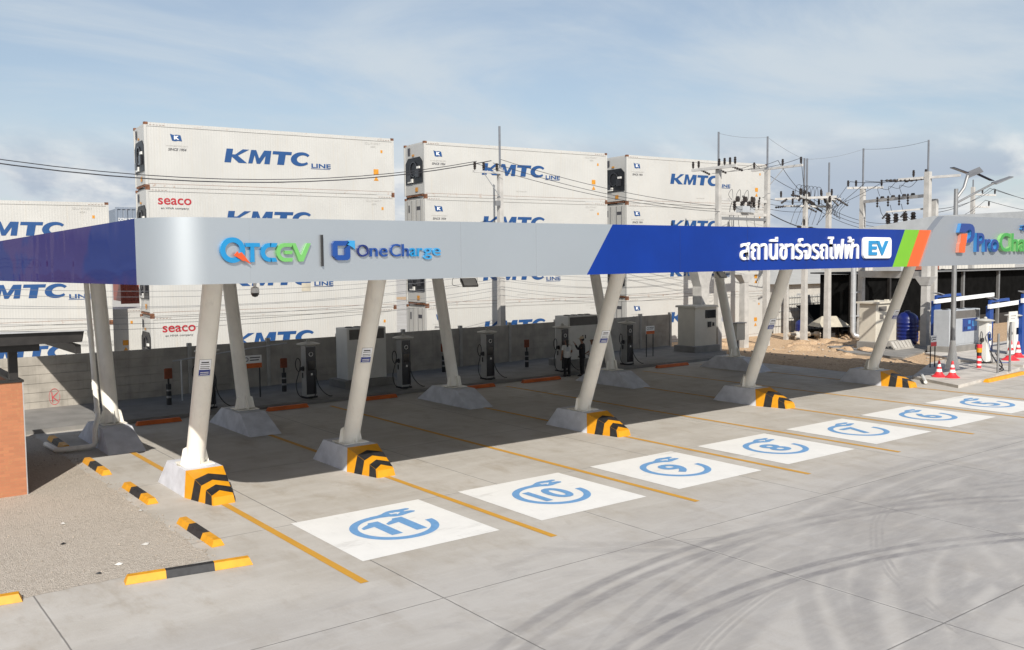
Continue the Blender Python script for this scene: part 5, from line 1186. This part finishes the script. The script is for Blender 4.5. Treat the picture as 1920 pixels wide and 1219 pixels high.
# ------------------------------------------------------------------ yard beyond
def corr(mb, x0, x1, y, z0, z1, p=.3, d=.05, slope=0.):
    n = int((x1-x0)/p); q = (x1-x0)/n
    for k in range(n):
        x = x0+k*q; yy = y+slope*(x-x0)
        mb.hexa([(x, yy, z0), (x+q*.5, yy-d, z0), (x+q, yy, z0), (x+q*.5, yy+.03, z0), (x, yy, z1), (x+q*.5, yy-d, z1), (x+q, yy, z1), (x+q*.5, yy+.03, z1)])
t = thing('sheet_fence', 'white corrugated sheet fence behind the slim poles', 'fence', (0, 0, 0))
b = MB(); corr(b, 46.6, 56, 27.0, 0, 2.6); b.build('sheets', 'sheet_white', t); b = MB()
for z in (.5, 1.0, 1.5, 2.0, 2.45): b.box(46.6, 56, 26.92, 26.945, z, z+.03)
b.build('rails', 'galv', t)
t = thing('white_store', 'low white building with pale hipped roof behind the sheet fence', 'building', (0, 0, 0))
b = MB(); b.box(58, 72, 34, 44, 0, 3.1); b.build('wall', 'sheet_white', t)
b = MB(); b.add([(57.5, 33.5, 3.101), (72.5, 33.5, 3.101), (72.5, 44.5, 3.101), (57.5, 44.5, 3.101), (62, 39, 4.3), (68, 39, 4.3)], [(0, 1, 5, 4), (1, 2, 5), (2, 3, 4, 5), (3, 0, 4), (3, 2, 1, 0)]); b.build('roof', 'tile_white', t)
b = MB(); b.box(59, 60, 33.97, 33.995, .2, 2.3); b.box(62, 63.4, 33.97, 33.995, 1, 2.2); b.box(66, 67, 33.97, 33.995, .2, 2.3); b.build('door', 'galv', t)
# dark net shed
t = thing('net_shed', 'long open shed walled with black shade net', 'shed', (0, 0, 0))
b = MB(); b.box(46.9, 84, 21.4, 21.5, .8, 4.15); b.box(46.9, 47.0, 21.5, 23.5, .8, 4.15); b.build('net_wall', 'net_black', t)
b = MB(); b.hexa([(46.5, 20.9, 4.16), (84, 20.9, 4.16), (84, 24, 4.2), (46.5, 24, 4.2), (46.5, 20.9, 4.24), (84, 20.9, 4.24), (84, 24, 4.28), (46.5, 24, 4.28)]); b.build('roof', 'net_black', t)
for x in (47.0, 51.5, 56, 61.5, 67, 73, 79):
    b = MB(); b.box(x-.1, x+.1, 21.15, 21.35, 0, 4.15); b.build('post', 'steel_grey' if x > 60 else 'wood_black', t)
b = MB(); b.box(46.9, 84, 21.36, 21.395, 0.0, .8); b.build('skirt', 'wood_black', t)
b = MB(); b.beam((46.5, 20.84, 4.22), (84, 20.84, 4.22), .1, .1); b.build('gutter', 'steel_grey', t)
t = thing('net_awning', 'dark corrugated lean-to roof behind the two tan tents', 'shed', (0, 0, 0))
b = MB(); b.hexa([(47.4, 24.2, .95), (54.5, 24.2, .95), (54.5, 25.6, 1.95), (47.2, 25.6, 1.95), (47.4, 24.2, 1.0), (54.5, 24.2, 1.0), (54.5, 25.6, 2.0), (47.2, 25.6, 2.0)]); b.build('roof', 'net_black', t)
for x in (47.5, 54.3): b = MB(); b.box(x, x+.1, 24.3, 24.4, 0, .95); b.build('post', 'wood_black', t)
tn = None
for x, y, s_, lab in ((46.0, 22.2, 1.0, 'tan pitched tent cloth on sticks nearer the slim poles'), (48.0, 22.0, 1.1, 'tan tent cloth with pale patch beside the grey conduit')):
    if tn is None:
        tn = thing('cloth_tent', lab, 'tent', (x, y, 0), R(-30), 'tan tents by the dirt')
        b = MB(); b.add([(-1.1, -.9, .8), (1.1, -.9, .8), (1.1, .9, .8), (-1.1, .9, .8), (-.5, 0, 1.45), (.5, 0, 1.45)], [(0, 1, 5, 4), (1, 2, 5), (2, 3, 4, 5), (3, 0, 4)]); b.build('cloth', 'tarp_tan', tn)
        for sx in (-1, 1):
            for sy in (-1, 1): b = MB(); b.tube([(sx*1.05, sy*.85, 0), (sx*1.05, sy*.85, .79)], .025, 6); b.build('stick', 'wood_black', tn)
        b = MB(); b.box(-1, 1, .6, .8, .02, .6); b.box(-.5, .3, -.3, .2, .02, .45); b.build('stored_goods', 'wood_black', tn)
    else: dup(tn, (x, y, 0), lab, rz=R(-35))
def tank(label, x, y, r, h, m='tank_blue'):
    t = thing('water_tank', label, 'water tank', (x, y, .0), 0, 'blue water tanks')
    b = MB(); pr_ = [(r*.92, 0), (r, .08)]
    for k in range(6): z = .2+k*(h*.72-.2)/6; pr_ += [(r, z), (r*1.03, z+.03), (r*1.03, z+.09), (r, z+.12)]
    pr_ += [(r, h*.74), (r*.9, h*.84), (r*.55, h*.93), (r*.3, h*.95)]; b.lathe(pr_, 24); b.build('shell', m, t, smooth=True)
    b = MB(); b.lathe([(r*.28, 0), (r*.28, .08), (r*.1, .1)], 16, (0, 0, h*.95)); b.build('lid', m, t)
tank('ribbed dark blue water tank beside the cream cabinet', 45.3, 16.4, .62, 2.05)
tank('second blue tank half hidden behind the tall frame pole', 46.9, 15.6, .62, 2.05)
tank('small blue drum beside the dirt behind a slim pole', 45.6, 24.0, .4, 1.2)
for i, (x, y, r, m, lab) in enumerate(((45.0, 23.4, .38, 'stone', 'round pale rubble heap behind the slim poles'), (44.2, 23.3, .3, 'sheet_white', 'white bag beside the rubble heap'), (47.6, 20.9, .22, 'stop_orange', 'small orange bucket at the foot of the tents'))):
    b = MB(); b.lathe([(r*.8, 0), (r, r*.5), (r*.9, r*1.1), (r*.4, r*1.5)], 9, (x, y, 0)); tag(b.build(['rubble_heap', 'sack', 'bucket'][i], m, smooth=True), lab, ['rubble', 'sack', 'bucket'][i])
b = MB()
for _ in range(30):
    x, y, r = rnd.uniform(43.2, 46.5), rnd.uniform(22.4, 23.8), rnd.uniform(.08, .28); b.lathe([(r*.7, 0), (r, r*.5), (r*.6, r)], 6, (x, y, rnd.uniform(0, .35)))
tag(b.build('broken_stones', 'stone'), 'heap of broken sandy stones round the pole feet', 'rubble', kind='stuff')
# far background seen under and above the canopy front
sheet('far_lot', [(60, 50), (300, 50), (300, 110), (60, 110)], .012, 'dirt')
fb_ = thing('far_building', 'pale distant building with blue sign band behind the white store', 'building', (0, 0, 0))
b = MB(); b.box(90, 104, 62, 70, 0, 6.2); b.build('wall', 'sheet_white', fb_); b = MB(); b.box(90, 99, 61.9, 61.99, 3.0, 5.0); sg = b.build('sign_band', 'letter_blue', fb_); b = MB(); text(b, 'ว่าง', (90.5, 94, 3.3, 4.7), lambda u, v, w: (u, 61.89-w, v), .02, .03); b.build('sign_letters', 'white_plain', sg)
t = thing('far_truck', 'small dark blue truck parked in the far lot', 'truck', (98, 54, 0), R(-10))
b = MB(); b.bbox(0, 5.5, 0, 2.2, .9, 2.0, .05); b.build('cargo_bed', 'truck_blue', t); b = MB(); b.bbox(5.6, 7.4, 0, 2.2, .7, 2.9, .15); b.build('cab', 'truck_blue', t); b = MB(); b.box(5.8, 7.2, -.02, -.001, 1.9, 2.6); b.build('window', 'screen_black', t)
for x in (1.2, 6.4): b = MB(); b.tube([(x, -.05, .5), (x, .3, .5)], .5, 16); b.build('wheel', 'rubber_black', t)
for i, (x0, x1, y, z, m, lab) in enumerate(((92, 97.5, 44, 5.2, 'sheet_brown', 'distant rust brown sheet wall behind the net shed'), (99, 101, 44, 5.2, 'sheet_brown', 'narrow distant brown wall right of the lamp pole'), (86, 91, 46, 5.6, 'sheet_white', 'distant white shed with small window'), (104, 125, 46, 4.8, 'sheet_white', 'long pale distant shed at the right'))):
    t = thing('far_shed', lab, 'building', (0, 0, 0)); b = MB(); corr(b, x0, x1, y, 0, z, .8, .1); b.box(x0, x1, y+.04, y+4, 0, z); b.build('wall', m, t)
    b = MB(); b.box(x0-.3, x1+.3, y-.4, y+4.3, z+.001, z+.2); b.build('roof', 'galv' if i != 2 else 'sheet_white', t)
    b = MB(); b.box(x0+1, x0+1.8, y-.16, y-.11, 2.6, 3.8); b.build('window', 'screen_black', t)
